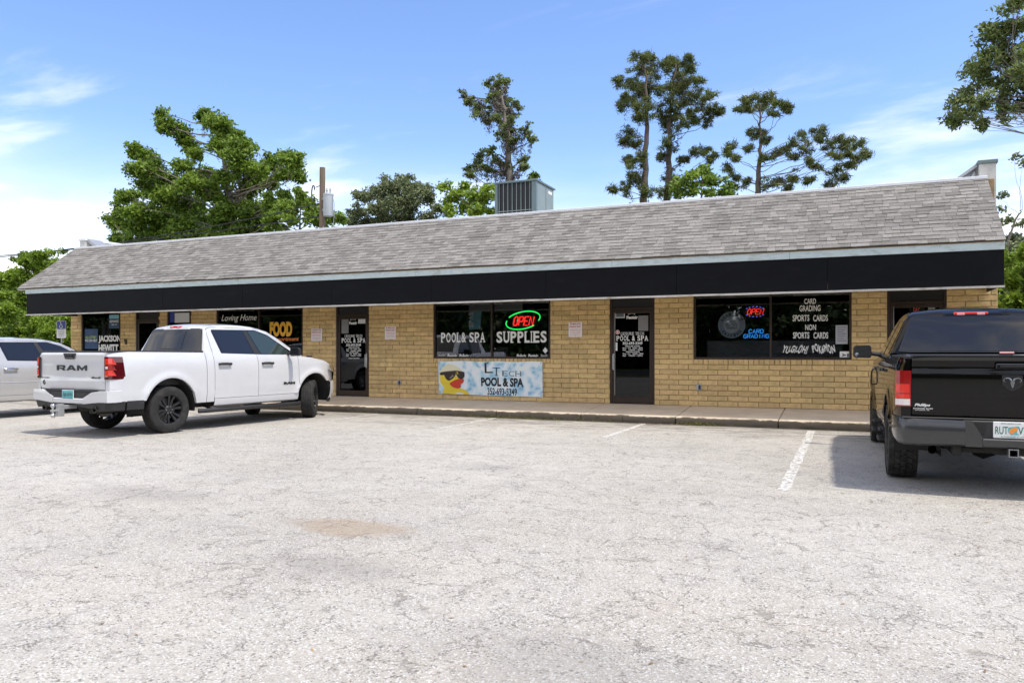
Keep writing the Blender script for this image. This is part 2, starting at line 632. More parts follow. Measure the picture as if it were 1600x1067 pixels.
def lot_material():
    m = bpy.data.materials.new('lot')
    m.use_nodes = True
    n = m.node_tree; L = n.links
    b = n.nodes['Principled BSDF']
    b.inputs['Roughness'].default_value = .92
    b.inputs['Specular IOR Level'].default_value = .25
    t = n.nodes.new('ShaderNodeTexCoord').outputs['Object']
    def noise(scale, detail=6, rough=.6, dist=0, vec=None):
        a = n.nodes.new('ShaderNodeTexNoise')
        a.inputs['Scale'].default_value = scale
        a.inputs['Detail'].default_value = detail
        a.inputs['Roughness'].default_value = rough
        a.inputs['Distortion'].default_value = dist
        L.new(vec or t, a.inputs[0])
        return a
    def rng_(x, a0, a1, b0=0., b1=1.):
        r_ = n.nodes.new('ShaderNodeMapRange')
        for k, v in zip(('From Min', 'From Max', 'To Min', 'To Max'), (a0, a1, b0, b1)):
            r_.inputs[k].default_value = v
        L.new(x, r_.inputs[0])
        return r_.outputs[0]
    def mixc(f, a, c):
        x = n.nodes.new('ShaderNodeMix'); x.data_type = 'RGBA'
        if isinstance(f, float): x.inputs[0].default_value = f
        else: L.new(f, x.inputs[0])
        for i, q in ((6, a), (7, c)):
            if isinstance(q, tuple): x.inputs[i].default_value = (*q, 1)
            else: L.new(q, x.inputs[i])
        return x.outputs[2]
    def mth(op, a, c=None):
        x = n.nodes.new('ShaderNodeMath'); x.operation = op
        for i, q in enumerate((a, c)):
            if q is None: continue
            if isinstance(q, (int, float)): x.inputs[i].default_value = q
            else: L.new(q, x.inputs[i])
        return x.outputs[0]
    big = noise(.28, 6, .6).outputs[0]
    med = noise(1.7, 8, .7, .4).outputs[0]
    col = mixc(rng_(big, .34, .66), (.378, .352, .305), (.478, .452, .400))
    col = mixc(rng_(med, .50, .78, 0., .65), col, (.31, .29, .27))
    warm = noise(.7, 5, .6).outputs['Color']
    sx = n.nodes.new('ShaderNodeSeparateColor'); L.new(warm, sx.inputs[0])
    col = mixc(rng_(sx.outputs[1], .52, .75, 0., .5), col, (.45, .395, .33))
    # aggregate: pale stones, dark binder between
    vo = n.nodes.new('ShaderNodeTexVoronoi'); vo.inputs['Scale'].default_value = 105
    L.new(t, vo.inputs[0])
    sp = n.nodes.new('ShaderNodeSeparateColor'); L.new(vo.outputs['Color'], sp.inputs[0])
    dark = mth('MULTIPLY', rng_(sp.outputs[0], .74, .84), rng_(noise(5, 5, .7).outputs[0], .35, .6))
    col = mixc(mth('MULTIPLY', dark, .75), col, (.105, .095, .085))
    col = mixc(mth('MULTIPLY', rng_(sp.outputs[1], .75, .92), .6), col, (.70, .69, .67))
    vo3 = n.nodes.new('ShaderNodeTexVoronoi'); vo3.inputs['Scale'].default_value = 30
    L.new(t, vo3.inputs[0])
    s3 = n.nodes.new('ShaderNodeSeparateColor'); L.new(vo3.outputs['Color'], s3.inputs[0])
    d3 = mth('MULTIPLY', rng_(s3.outputs[0], .9, .95), rng_(vo3.outputs['Distance'], .45, .2))
    col = mixc(mth('MULTIPLY', d3, .75), col, (.16, .145, .13))
    # cracks: warped cell edges, broken up
    def warp(amp, sc_):
        w_ = noise(sc_, 5, .65)
        v = n.nodes.new('ShaderNodeVectorMath'); v.operation = 'MULTIPLY_ADD'
        L.new(w_.outputs['Color'], v.inputs[0]); v.inputs[1].default_value = (amp, amp, 0)
        L.new(t, v.inputs[2])
        return v.outputs[0]
    crack = None
    for sc_, wd, amp, ws, lo, hi in ((.5, .0045, 1.5, 1.1, .47, .56), (1.5, .009, .7, 2.3, .52, .60), (5.0, .028, .28, 5, .50, .60)):
        v_ = n.nodes.new('ShaderNodeTexVoronoi'); v_.feature = 'DISTANCE_TO_EDGE'
        v_.inputs['Scale'].default_value = sc_
        L.new(warp(amp, ws), v_.inputs[0])
        k = rng_(v_.outputs['Distance'], wd, wd*.25)
        k = mth('MULTIPLY', k, rng_(noise(1.1+sc_*.4, 4, .6).outputs[0], lo, hi))
        crack = k if crack is None else mth('MAXIMUM', crack, k)
    col = mixc(mth('MULTIPLY', crack, .52), col, (.16, .14, .12))
    se = n.nodes.new('ShaderNodeSeparateXYZ'); L.new(t, se.inputs[0])
    def blob(cx, cy, rx, ry, soft=.35, wob=.9):
        dx = mth('DIVIDE', mth('SUBTRACT', se.outputs[0], cx), rx)
        dy = mth('DIVIDE', mth('SUBTRACT', se.outputs[1], cy), ry)
        r_ = mth('SQRT', mth('ADD', mth('MULTIPLY', dx, dx), mth('MULTIPLY', dy, dy)))
        r_ = mth('ADD', r_, mth('MULTIPLY', mth('SUBTRACT', noise(2.6, 6, .7).outputs[0], .5), wob))
        return rng_(r_, 1+soft/2, 1-soft/2)
    # tan rust stain, grey oil marks and the damp, mossy run along the kerb
    col = mixc(mth('MULTIPLY', blob(-3.72, 5.2, .48, .27, .5, 1.9), .6), col, (.33, .25, .17))
    for (cx, cy, rx, ry, k) in ((-3.1, 4.2, .5, .28, .45), (-1.2, 3.3, .7, .3, .45), (-.1, 2.75, .5, .28, .5), (-4.1, 8.6, .4, .3, .35), (1.1, 9.7, 1.5, 1.1, .35),
                                (-6.4, 5.6, .7, .3, .4), (.6, 3.7, .35, .2, .4), (-8.4, 13.2, .8, .18, .5)):
        col = mixc(mth('MULTIPLY', blob(cx, cy, rx, ry, 1.0, 2.2), k*.7), col, (.19, .18, .175))
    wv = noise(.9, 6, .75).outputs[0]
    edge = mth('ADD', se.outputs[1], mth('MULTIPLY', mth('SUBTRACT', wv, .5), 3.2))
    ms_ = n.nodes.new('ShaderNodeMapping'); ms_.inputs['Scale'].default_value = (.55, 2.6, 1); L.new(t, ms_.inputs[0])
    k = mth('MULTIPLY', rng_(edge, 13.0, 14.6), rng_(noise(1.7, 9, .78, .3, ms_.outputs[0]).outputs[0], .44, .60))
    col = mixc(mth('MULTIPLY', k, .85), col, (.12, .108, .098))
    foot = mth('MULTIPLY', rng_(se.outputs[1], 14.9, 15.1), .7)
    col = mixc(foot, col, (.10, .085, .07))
    # drifts of greyer wear over the whole lot
    dr = rng_(noise(.9, 10, .8, .5, ms_.outputs[0]).outputs[0], .52, .72)
    col = mixc(mth('MULTIPLY', dr, .35), col, (.25, .235, .22))
    # worn tyre tracks across the parking bays
    L.new(col, b.inputs['Base Color'])
    hb = mth('ADD', mth('MULTIPLY', vo.outputs['Distance'], .6), mth('MULTIPLY', crack, -2.2))
    hb = mth('ADD', hb, mth('MULTIPLY', noise(14, 6, .7).outputs[0], .8))
    bp = n.nodes.new('ShaderNodeBump')
    bp.inputs['Strength'].default_value = .55
    bp.inputs['Distance'].default_value = .012
    L.new(hb, bp.inputs['Height']); L.new(bp.outputs[0], b.inputs['Normal'])
    M['lot'] = m
lot_material()

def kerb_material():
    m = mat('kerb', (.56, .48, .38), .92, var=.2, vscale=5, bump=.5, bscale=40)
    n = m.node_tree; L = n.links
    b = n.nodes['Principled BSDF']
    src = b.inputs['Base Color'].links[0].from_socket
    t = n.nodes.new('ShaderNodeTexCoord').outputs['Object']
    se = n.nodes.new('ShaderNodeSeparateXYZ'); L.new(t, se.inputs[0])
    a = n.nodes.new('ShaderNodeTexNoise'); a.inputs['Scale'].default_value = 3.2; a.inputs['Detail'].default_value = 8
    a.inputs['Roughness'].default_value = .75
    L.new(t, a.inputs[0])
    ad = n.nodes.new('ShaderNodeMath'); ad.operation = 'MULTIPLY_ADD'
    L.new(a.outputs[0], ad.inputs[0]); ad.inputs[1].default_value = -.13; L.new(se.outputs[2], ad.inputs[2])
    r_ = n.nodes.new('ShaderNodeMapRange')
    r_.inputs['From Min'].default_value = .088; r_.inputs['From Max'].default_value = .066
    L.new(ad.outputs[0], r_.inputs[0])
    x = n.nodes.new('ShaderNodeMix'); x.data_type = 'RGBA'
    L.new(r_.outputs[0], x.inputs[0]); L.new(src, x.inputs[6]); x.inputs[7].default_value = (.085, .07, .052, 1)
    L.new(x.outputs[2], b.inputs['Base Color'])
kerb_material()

def worn_paint():
    m = M['line_paint']; n = m.node_tree; L = n.links
    b = n.nodes['Principled BSDF']
    o = n.nodes['Material Output']
    t = n.nodes.new('ShaderNodeTexCoord').outputs['Object']
    a = n.nodes.new('ShaderNodeTexNoise'); a.inputs['Scale'].default_value = 16; a.inputs['Detail'].default_value = 8
    a.inputs['Roughness'].default_value = .8
    L.new(t, a.inputs[0])
    r_ = n.nodes.new('ShaderNodeMapRange'); r_.inputs['From Min'].default_value = .40; r_.inputs['From Max'].default_value = .50
    L.new(a.outputs[0], r_.inputs[0])
    tr = n.nodes.new('ShaderNodeBsdfTransparent'); mx = n.nodes.new('ShaderNodeMixShader')
    L.new(r_.outputs[0], mx.inputs[0]); L.new(tr.outputs[0], mx.inputs[1]); L.new(b.outputs[0], mx.inputs[2])
    L.new(mx.outputs[0], o.inputs[0])
worn_paint()

def banner_material():
    m = mat('banner_print', (.62, .74, .80), .5)
    n = m.node_tree; L = n.links; b = n.nodes['Principled BSDF']
    t = n.nodes.new('ShaderNodeTexCoord').outputs['Object']
    ns = n.nodes.new('ShaderNodeTexNoise'); ns.inputs['Scale'].default_value = 3.2; L.new(t, ns.inputs[0])
    v = n.nodes.new('ShaderNodeVectorMath'); v.operation = 'MULTIPLY_ADD'
    L.new(ns.outputs['Color'], v.inputs[0]); v.inputs[1].default_value = (.45, .45, .45); L.new(t, v.inputs[2])
    vo = n.nodes.new('ShaderNodeTexVoronoi'); vo.feature = 'SMOOTH_F1'; vo.inputs['Scale'].default_value = 5.5
    L.new(v.outputs[0], vo.inputs[0])
    cr_ = n.nodes.new('ShaderNodeValToRGB')
    e = cr_.color_ramp.elements
    e[0].position = .12; e[0].color = (.26, .50, .68, 1)
    e[1].position = .55; e[1].color = (.82, .88, .90, 1)
    e2 = cr_.color_ramp.elements.new(.33); e2.color = (.52, .72, .82, 1)
    L.new(vo.outputs['Distance'], cr_.inputs[0]); L.new(cr_.outputs[0], b.inputs['Base Color'])
banner_material()

# ------------------------------------------------------------------ ground
def sheet(name, x0, x1, y0, y1, z, m, nx=1, ny=1):
    mb = MB()
    mb.grid(lambda i, j: (x0+(x1-x0)*i/nx, y0+(y1-y0)*j/ny, z), nx+1, ny+1)
    return mb.build(name, m, kind='structure')
sheet('ground', -900, 900, -900, 900, -.03, M['grass_ground'])
sheet('parking_lot', -34, 30, -9, 15.16, 0, M['lot'])
sheet('road', -900, 900, -26, -14, -.02, M['road'])
sheet('rear_lot', -30, 12, 29, 40, -.02, M['lot'])

def stripe(X, y0, y1, wd, seed):
    mb = MB(); r_ = random.Random(seed); n = 26
    lo = [(X-wd/2+r_.uniform(-.012, .012), y0+(y1-y0)*i/n, .004) for i in range(n+1)]
    hi = [(X+wd/2+r_.uniform(-.012, .012), y0+(y1-y0)*i/n, .004) for i in range(n+1)]
    mb.add(lo+hi, [(i, i+1, n+2+i, n+1+i) for i in range(n)])
    return mb.build('parking_line', M['line_paint'], kind='structure')
stripe(-.61, 8.35, 14.9, .12, 1)
stripe(-3.72, 12.3, 15.05, .10, 2)
stripe(-6.97, 12.6, 15.05, .08, 3)
stripe(-9.9, 13.2, 15.0, .08, 4)
# ------------------------------------------------------------------ sidewalk: slabs and kerb blocks, falling towards the lot
side = empty('sidewalk', (-10, 15.15, 0), kind='structure')
cuts = [2.75, .75, -1.2, -3.12, -5.07, -7.0, -8.98, -10.95, -12.9, -14.85, -16.8, -18.75, -20.7, -22.75, -24.2]
for i in range(len(cuts)-1):
    x1, x0 = cuts[i]-.008, cuts[i+1]+.008
    mb = MB()
    y0, y1, z0, z1 = 15.27, 16.86, .155, .268
    vs = [(x0, y0, 0), (x1, y0, 0), (x1, y1, 0), (x0, y1, 0), (x0, y0, z0), (x1, y0, z0), (x1, y1, z1), (x0, y1, z1),]
    b_ = .008
    vs = [(x0, y0, 0), (x1, y0, 0), (x1, y1, 0), (x0, y1, 0),
          (x0, y0, z0-b_), (x1, y0, z0-b_), (x1, y1, z1-b_), (x0, y1, z1-b_),
          (x0+b_, y0+.002, z0), (x1-b_, y0+.002, z0), (x1-b_, y1, z1), (x0+b_, y1, z1)]
    mb.add(vs, [(0, 1, 5, 4), (1, 2, 6, 5), (2, 3, 7, 6), (3, 0, 4, 7), (4, 5, 9, 8), (5, 6, 10, 9), (6, 7, 11, 10), (7, 4, 8, 11), (8, 9, 10, 11)])
    mb.build('slab', M['concrete_walk'], side)
    # kerb blocks with chipped front faces
    kx = [x0, (x0+x1)/2+random.uniform(-.25, .25), x1] if i in (3, 4, 5, 6) else [x0, x1]
    for a, c in zip(kx[:-1], kx[1:]):
        mb = MB(); a += .004; c -= .004
        n = max(4, int((c-a)/.07))
        prof = [(15.27, 0), (15.15, 0), (15.147, .05), (15.155, .115), (15.168, .143), (15.19, .152), (15.268, .1555)]
        def kf(ii, j):
            x = a+(c-a)*ii/n
            y, z = prof[j]
            d = 0
            if j in (2, 3, 4):
                d = .016*(mnoise.noise(Vector((x*5, j*2.3, 3)))) + .006*mnoise.noise(Vector((x*19, j*3., 1)))
            return (x, y+d, z - abs(d)*(.6 if j in (4,) else 0))
        mb.grid(kf, n+1, len(prof))
        m_ = len(prof)
        mb.add([kf(0, j) for j in range(m_)], [tuple(range(m_))])
        mb.add([kf(n, j) for j in range(m_)], [tuple(range(m_))])
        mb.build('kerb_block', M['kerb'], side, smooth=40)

# ------------------------------------------------------------------ the shop building
YW = 16.8
bld = empty('shop_building', (-10, 16.8, .26),
            label='long single-storey shop building of tan brick with black sign band and grey shingle roof', category='building')
OPEN = []   # x0, x1, z0, z1
WIN = {'tax': (-22.14, -20.41, 1.27, 2.67), 'small': (-18.47, -17.53, 1.27, 2.67), 'food': (-16.56, -13.50, 1.27, 2.67),
       'pool': (-9.47, -6.36, 1.27, 2.67), 'card': (-3.06, .06, 1.27, 2.67)}
DOOR = {'a': (-19.76, -18.81), 'b': (-12.41, -11.38), 'c': (-4.93, -3.91), 'd': (.70, 1.72)}
for k, v in WIN.items():
    OPEN.append(v)
for k, v in DOOR.items():
    OPEN.append((v[0], v[1], .2, 2.67))
OPEN.sort()
XL, XR = -22.62, 2.55
# backing wall with real openings
wall = MB()
xs = XL+.02
for (a, b_, c, d) in OPEN:
    wall.box(xs, a, YW+.012, YW+.2, .1, 2.75)
    wall.box(a, b_, YW+.012, YW+.2, 2.67, 2.75)
    if c > .5:
        wall.box(a, b_, YW+.012, YW+.2, .1, c-.004)
    xs = b_
wall.box(xs, XR-.02, YW+.012, YW+.2, .1, 2.75)
wall.box(XL+.02, XL+.2, YW+.2, 30, .0, 4.7)
wall.box(XR-.2, XR-.02, YW+.2, 30, .0, 4.7)
wall.box(XL+.2, XR-.2, 29.8, 30, .0, 4.7)
wall_o = wall.build('wall', M['mortar'], bld)
for xx, s in ((XR-.012, 1), (XL+.012, -1)):
    # brick skin on the end walls, seen edge on
    mb = MB()
    for k in range(23):
        for q in range(31):
            y0 = YW+.01+q*.416+(k % 2)*.208
            mb.bbox(min(xx, xx-s*.03)+s*.015, max(xx, xx-s*.03)+s*.015, y0, y0+.406, .27+k*.104, .27+k*.104+.094, .006)
    mb.build('end_brickwork', M['brick_far'], wall_o, kind='stuff')

CO, BL, JT = .1115, .416, .0075
bricks = []
z = .268
row = 0
while z < 2.64:
    segs = []
    x = XL
    zt = min(z+CO-JT, 2.672)
    for (a, b_, c, d) in OPEN:
        hit = (z < d and zt > c - (.10 if c > .5 else 0))
        if hit:
            segs.append((x, a)); x = b_
    segs.append((x, XR))
    off = (row % 2)*BL/2
    for (s0, s1) in segs:
        k = math.floor((s0+30-off)/BL)
        while True:
            bx0 = -30+off+k*BL
            if bx0 >= s1: break
            a, c = max(bx0, s0), min(bx0+BL-JT, s1-(0 if s1 in (XR,) else .004))
            k += 1
            if c-a < .04: continue
            bricks.append((round(a, 3), round(c, 3), round(z, 3), round(zt, 3)))
    z += CO
    row += 1
for k, (a, b_, c, d) in WIN.items():
    n = round((b_-a)/.104)
    for i in range(n):
        x0 = a+(b_-a)*i/n
        bricks.append((round(x0+.004, 3), round(x0+(b_-a)/n-.005, 3), 1.162, 1.262))
bricks.sort(key=lambda q: -q[1])
bmesh_cache = {}
def brick_mesh(wd, ht, var):
    k = (round(wd, 2), round(ht, 2), var)
    if k not in bmesh_cache:
        mb = MB(); r_ = random.Random(hash(k) % 1000)
        e = [r_.uniform(-.0035, .0035) for _ in range(6)]
        bb = .007
        vs = [(0, .04, 0), (wd, .04, 0), (wd, .04, ht), (0, .04, ht), (0, 0+bb, 0), (wd, bb, 0), (wd, bb, ht), (0, bb, ht),
              (bb, e[0], bb), (wd-bb, e[1], bb), (wd-bb, e[2], ht-bb), (bb, e[3], ht-bb), (wd*.5, e[4]-.003, ht*.5)]
        mb.add(vs, [(0, 1, 5, 4), (1, 2, 6, 5), (2, 3, 7, 6), (3, 0, 4, 7), (4, 5, 9, 8), (5, 6, 10, 9), (6, 7, 11, 10), (7, 4, 8, 11),
                    (8, 9, 12), (9, 10, 12), (10, 11, 12), (11, 8, 12)])
        bmesh_cache[k] = mb
    return bmesh_cache[k]
shared = {}
rest = MB()
offw = origin_of(wall_o)
for i, (a, c, z0, z1) in enumerate(bricks):
    jut = random.uniform(-.004, .004)
    mb = brick_mesh(c-a, z1-z0, random.randrange(3))
    if i < 295:
        if id(mb) not in shared:
            shared[id(mb)] = mb.mesh('brick', M['brick'])
        o = bpy.data.objects.new('brick', shared[id(mb)])
        COL.objects.link(o)
        o.parent = wall_o
        o.location = Vector((a, YW-.02+jut, z0))-offw
    else:
        rest.add([(x+a, y+YW-.02+jut, zz_+z0) for x, y, zz_ in mb.v], mb.f)
rest.build('brick_courses', M['brick_far'], wall_o, kind='stuff')

# interior shell behind the glass
mb = MB()
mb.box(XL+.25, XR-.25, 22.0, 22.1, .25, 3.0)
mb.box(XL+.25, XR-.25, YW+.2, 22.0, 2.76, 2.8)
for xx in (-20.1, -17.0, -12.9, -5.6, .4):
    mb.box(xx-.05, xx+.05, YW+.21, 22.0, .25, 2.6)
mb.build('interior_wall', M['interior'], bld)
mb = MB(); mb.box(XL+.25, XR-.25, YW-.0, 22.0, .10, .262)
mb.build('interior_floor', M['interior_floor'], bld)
mb = MB()
for (x, y, a, b_, h) in ((-8.9, 19.3, .9, .45, 1.3), (-7.2, 20.2, 1.3, .4, 1.7), (-2.4, 19, 1.6, .5, 1.0), (-.6, 20.2, .9, .45, 1.8), (-15, 19.6, 1.8, .5, 1.2), (-21.2, 19, .9, .6, 1.1)):
    mb.bbox(x-a/2, x+a/2, y-b_/2, y+b_/2, .26, .26+h, .02)
    for q in range(4):
        mb.box(x-a/2+.03, x+a/2-.03, y-b_/2-.05, y-b_/2, .26+h*(q+.5)/4.2, .28+h*(q+.5)/4.2)
mb.build('shop_shelving', M['grey_film'], bld)
mb = MB(); mb.bbox(-2.9, -.1, 17.5, 18.1, .26, 1.68, .02)
for q in range(5): mb.box(-2.9, -.1, 17.47, 17.5, 1.2+q*.095, 1.22+q*.095)
mb.build('reflection_block', M['grey_film'], bld)  # added grey block imitating the band of road mirrored in the card window
mat('goods', (.30, .26, .22), .6, island=.9)
mb = MB(); g_ = random.Random(4)
for (x, y, a, b_, h) in ((-8.9, 19.3, .9, .45, 1.3), (-7.2, 20.2, 1.3, .4, 1.7), (-2.4, 19, 1.6, .5, 1.0), (-.6, 20.2, .9, .45, 1.8), (-15, 19.6, 1.8, .5, 1.2), (-21.2, 19, .9, .6, 1.1)):
    for q in range(5):
        for _ in range(9):
            bx = x-a/2+g_.uniform(.05, a-.15); bz = .29+h*(q+.5)/4.2
            mb.box(bx, bx+g_.uniform(.05, .12), y-b_/2-.14, y-b_/2-.02, bz, bz+g_.uniform(.08, .22))
mb.build('shelf_goods', M['goods'], bld, kind='stuff')
mb = MB()
for x in (-20, -14.5, -9, -6.9, -2.2, -.6): mb.box(x-.55, x+.55, 18.4, 18.7, 2.70, 2.75)
mb.build('ceiling_fixture', M['white_trim'], bld)

# ---- windows
def window(key, mull, label=None):
    x0, x1, z0, z1 = WIN[key]
    y = YW
    mb = MB(); t = .045
    mb.bbox(x0, x1, y-.012, y+.09, z0, z0+t, .004)
    mb.bbox(x0, x1, y-.012, y+.09, z1-t, z1, .004)
    mb.bbox(x0, x0+t, y-.010, y+.09, z0+t, z1-t, .004)
    mb.bbox(x1-t, x1, y-.010, y+.09, z0+t, z1-t, .004)
    ms = [x0+t]+[v for v in mull]+[x1-t]
    for v in mull:
        mb.bbox(v-.022, v+.022, y-.004, y+.08, z0+t, z1-t, .004)
    o = mb.build('window', M['bronze'], bld)
    for a, c in zip(ms[:-1], ms[1:]):
        p = MB(); p.box(a+(.022 if a in mull else 0), c-(.022 if c in mull else 0), y+.035, y+.041, z0+t, z1-t)
        p.build('pane', M['shop_glass'], o)
    return o
win = {'tax': window('tax', ()), 'small': window('small', ()), 'food': window('food', (-15.03,)),
       'pool': window('pool', (-7.88,)), 'card': window('card', (-1.48,))}
GY = YW+.031     # face of the glass that lettering sits on

def letters(parent, name, txt, x0, x1, z0, z1, m, bold=.02, y=None, slab=False, shear=0, space=1.0, lift=.0015, skew=0):
    mb = MB()
    f = slab_text if slab else text_into
    yy = (GY if y is None else y)
    if slab:
        slab_text(mb, txt, (x0, yy, z0), X_, Z_, x1-x0, z1-z0, (0, -.001, 0), bold)
    else:
        text_into(mb, txt, (x0, yy-.001, z0), X_, Z_, x1-x0, z1-z0, (0, 0, 0), bold, space, shear, skew)
    return mb.build(name, m, parent, fix=False)

def W2(x, y, Y=YW+.03):
    p = at(x, y, Y); return p.x, p.z
def span(x0, y0, x1, y1, Y=YW+.03):
    """photo box (left, top, right, bottom) -> x0, x1, z0, z1 on the wall plane, middle heights"""
    a = at(x0, (y0+y1)/2, Y); b = at(x1, (y0+y1)/2, Y); m_ = (x0+x1)/2
    return a.x, b.x, at(m_, y1, Y).z, at(m_, y0, Y).z
def L_(parent, name, txt, box, m, **k):
    return letters(parent, name, txt, *span(*box), m, **k)
def plate(parent, name, box, m, y=None, t=.002):
    a, b_, c, d = span(*box); yy = GY if y is None else y
    mb = MB(); mb.box(a, b_, yy-t-.0005, yy-.0005, c, d)
    return mb.build(name, m, parent)

# pool window
w_ = win['pool']
L_(w_, 'lettering', 'POOL& SPA', (688.5, 519.5, 758.5, 535), M['letter_white'], slab=True, bold=.02)
L_(w_, 'lettering', 'SUPPLIES', (775, 517.5, 855, 535.5), M['letter_white'], slab=True, bold=.03)
for i, (t_, x0, x1) in enumerate((('Jandy', 684, 695), ('Pentair', 699, 714), ('Polaris', 717.5, 732), ('Polaris', 807, 822), ('Pentair', 825, 841), ('Jandy', 844, 856))):
    L_(w_, 'brand_lettering', t_, (x0, 553, x1, 559), M['letter_white'], bold=.045 if t_ != 'Jandy' else 0, shear=.2)
d0 = span(847, 542, 857, 553)
mb = MB(); cx_, cz_ = (d0[0]+d0[1])/2, (d0[2]+d0[3])/2; hw, hh = .062, .075
mb.prism([(-hw, 0), (0, -hh), (hw, 0), (0, hh)], (cx_, GY-.001, cz_), X_, Z_, (0, -.002, 0))
mb.build('diamond_decal', M['letter_white'], w_)
plate(w_, 'window_film', (731, 474, 767, 486), M['grey_film'], y=YW+.10)
plate(w_, 'window_film', (770.5, 474, 815, 485), M['grey_film'], y=YW+.10)

# card window
w_ = win['card']
for t_, b_ in (('CARD', (1256.5, 466.5, 1275, 475)), ('GRADING', (1249, 477, 1282, 486.5)), ('SPORTS', (1238.5, 492, 1264.5, 502)), ('CARDS', (1270.5, 492, 1293.5, 502)),
               ('NON', (1258, 507, 1275, 516)), ('SPORTS', (1239, 519, 1264.5, 529)), ('CARDS', (1271, 519, 1294, 529))):
    L_(w_, 'lettering', t_, b_, M['letter_white'], bold=.022)
def logo(parent, txt, box, skew=0.0, wave=.0):
    """comic lettering: a white blot with dark letters on it"""
    a, b_, c, d = span(*box)
    mb = MB(); text_into(mb, txt, (a-.01, GY-.0010, c), X_, Z_, b_-a+.02, d-c, (0, 0, 0), .035, 1.08, .1, skew)
    n = len(txt); r_ = random.Random(len(txt))
    mb.v = [(x, y, z_+(wave*math.sin((x-a)/(b_-a)*n*1.9))*(d-c)) for x, y, z_ in mb.v]
    o = mb.build('logo_lettering', M['letter_white'], parent, fix=False)
    mb = MB(); text_into(mb, txt, (a, GY-.0030, c+.012), X_, Z_, b_-a, d-c-.024, (0, 0, 0), -.012, 1.05, .1, skew)
    mb.v = [(x, y, z_+(wave*math.sin((x-a)/(b_-a)*n*1.9))*(d-c)) for x, y, z_ in mb.v]
    return o
logo(w_, 'YU-GI-OH!', (1222, 540, 1259, 552), .3, .10)
logo(w_, 'POKéMON', (1271, 538.5, 1305, 551), -.2, .16)

# food pantry style window
w_ = win['food']
plate(w_, 'window_film', (346, 477, 375, 512), M['deep_red'], y=YW+.034+.03)
plate(w_, 'window_film', (412, 481, 470, 545), M['deep_red'], y=YW+.034+.03)
L_(w_, 'lettering', 'Loving Home', (346, 491.5, 401, 504), M['letter_white'], bold=.0, shear=.35)
L_(w_, 'lettering', 'FOOD', (421.5, 502.5, 456.5, 526), M['letter_yellow'], bold=.06)
L_(w_, 'lettering', 'Assortment', (425, 526.5, 467, 532.5), M['letter_orange'], bold=.02, shear=.2)
# tax window
w_ = win['tax']
plate(w_, 'window_poster', (132.5, 514, 153, 545), M['poster_blue'])
plate(w_, 'window_poster', (170.5, 493, 186.5, 513), M['poster_blue'])
plate(w_, 'window_poster', (171, 492, 186, 498), M['poster_cyan'], y=GY-.003)
L_(w_, 'lettering', 'NO LOTTERY', (134, 525, 151, 529), M['text_lime'], bold=.02, y=GY-.004)
L_(w_, 'lettering', 'WE CAN HELP', (133, 530, 152, 534), M['letter_white'], bold=.02, y=GY-.004)
L_(w_, 'lettering', 'ADVANCE', (171.5, 500, 185.5, 504), M['letter_white'], bold=.03, y=GY-.006)
L_(w_, 'lettering', 'SEE US', (174.5, 506, 183, 508.5), M['letter_white'], bold=.0, y=GY-.006)
L_(w_, 'lettering', 'JACKSON', (154, 524, 189-.5, 536.5), M['letter_white'], bold=.05)
L_(w_, 'lettering', 'HEWITT', (154, 538, 185, 550), M['letter_white'], bold=.05)
w_ = win['small']
plate(w_, 'window_poster', (265, 488, 272, 504), M['sign_blue'])
plate(w_, 'window_poster', (273, 489, 296, 504), M['logo_grey'])

# ---- doors
def door(key, hand, leaf_top=2.36):
    x0, x1 = DOOR[key]; y = YW; zb = .272
    o = empty('door', Vector(((x0+x1)/2, y, zb))-origin_of(bld))
    o.parent = bld
    mb = MB(); t = .05
    mb.bbox(x0, x0+t, y-.014, y+.10, zb, 2.67, .004)
    mb.bbox(x1-t, x1, y-.014, y+.10, zb, 2.67, .004)
    mb.bbox(x0+t, x1-t, y-.012, y+.10, leaf_top, leaf_top+.05, .004)
    mb.bbox(x0+t, x1-t, y-.012, y+.10, 2.63, 2.67, .004)
    mb.build('door_frame', M['bronze'], o)
    mb = MB(); mb.box(x0+t, x1-t, y+.02, y+.03, leaf_top+.05, 2.63)
    mb.build('transom', M['dark_panel'], o)
    a, c = x0+t+.004, x1-t-.004
    mb = MB(); s = .062
    mb.bbox(a, a+s, y+.0, y+.05, zb+.01, leaf_top-.004, .004)
    mb.bbox(c-s, c, y+.0, y+.05, zb+.01, leaf_top-.004, .004)
    mb.bbox(a+s, c-s, y+.002, y+.048, zb+.01, zb+.15, .004)
    mb.bbox(a+s, c-s, y+.002, y+.048, leaf_top-.075, leaf_top-.004, .004)
    lf = mb.build('door_leaf', M['bronze'], o)
    mb = MB(); mb.box(a+s, c-s, y+.022, y+.030, zb+.15, leaf_top-.075)
    mb.build('pane', M['door_glass'], o)
    hx = a+s*.5 if hand < 0 else c-s*.5
    mb = MB()
    mb.tube([(hx, y-.002, 1.05), (hx, y-.06, 1.05), (hx, y-.06, 1.36), (hx, y-.002, 1.36)], .011, 8)
    mb.bbox(hx-.018, hx+.018, y-.006, y+.001, 1.02, 1.39, .003)
    mb.build('handle', M['steel'], o, smooth=40)
    if hand < 0:
        mb = MB(); mb.box(hx+.026, hx+.034, y-.004, y+.001, .45, leaf_top-.05)
        mb.build('edge_strip', M['steel'], o)
    return o
dA = door('a', 1); dB = door('b', 1); dC = door('c', -1); dD = door('d', -1)
GYd = YW+.020
def Ld(parent, txt, box, m, **k):
    a = span(*box)
    return letters(parent, 'lettering', txt, *a, m, y=GYd, **k)
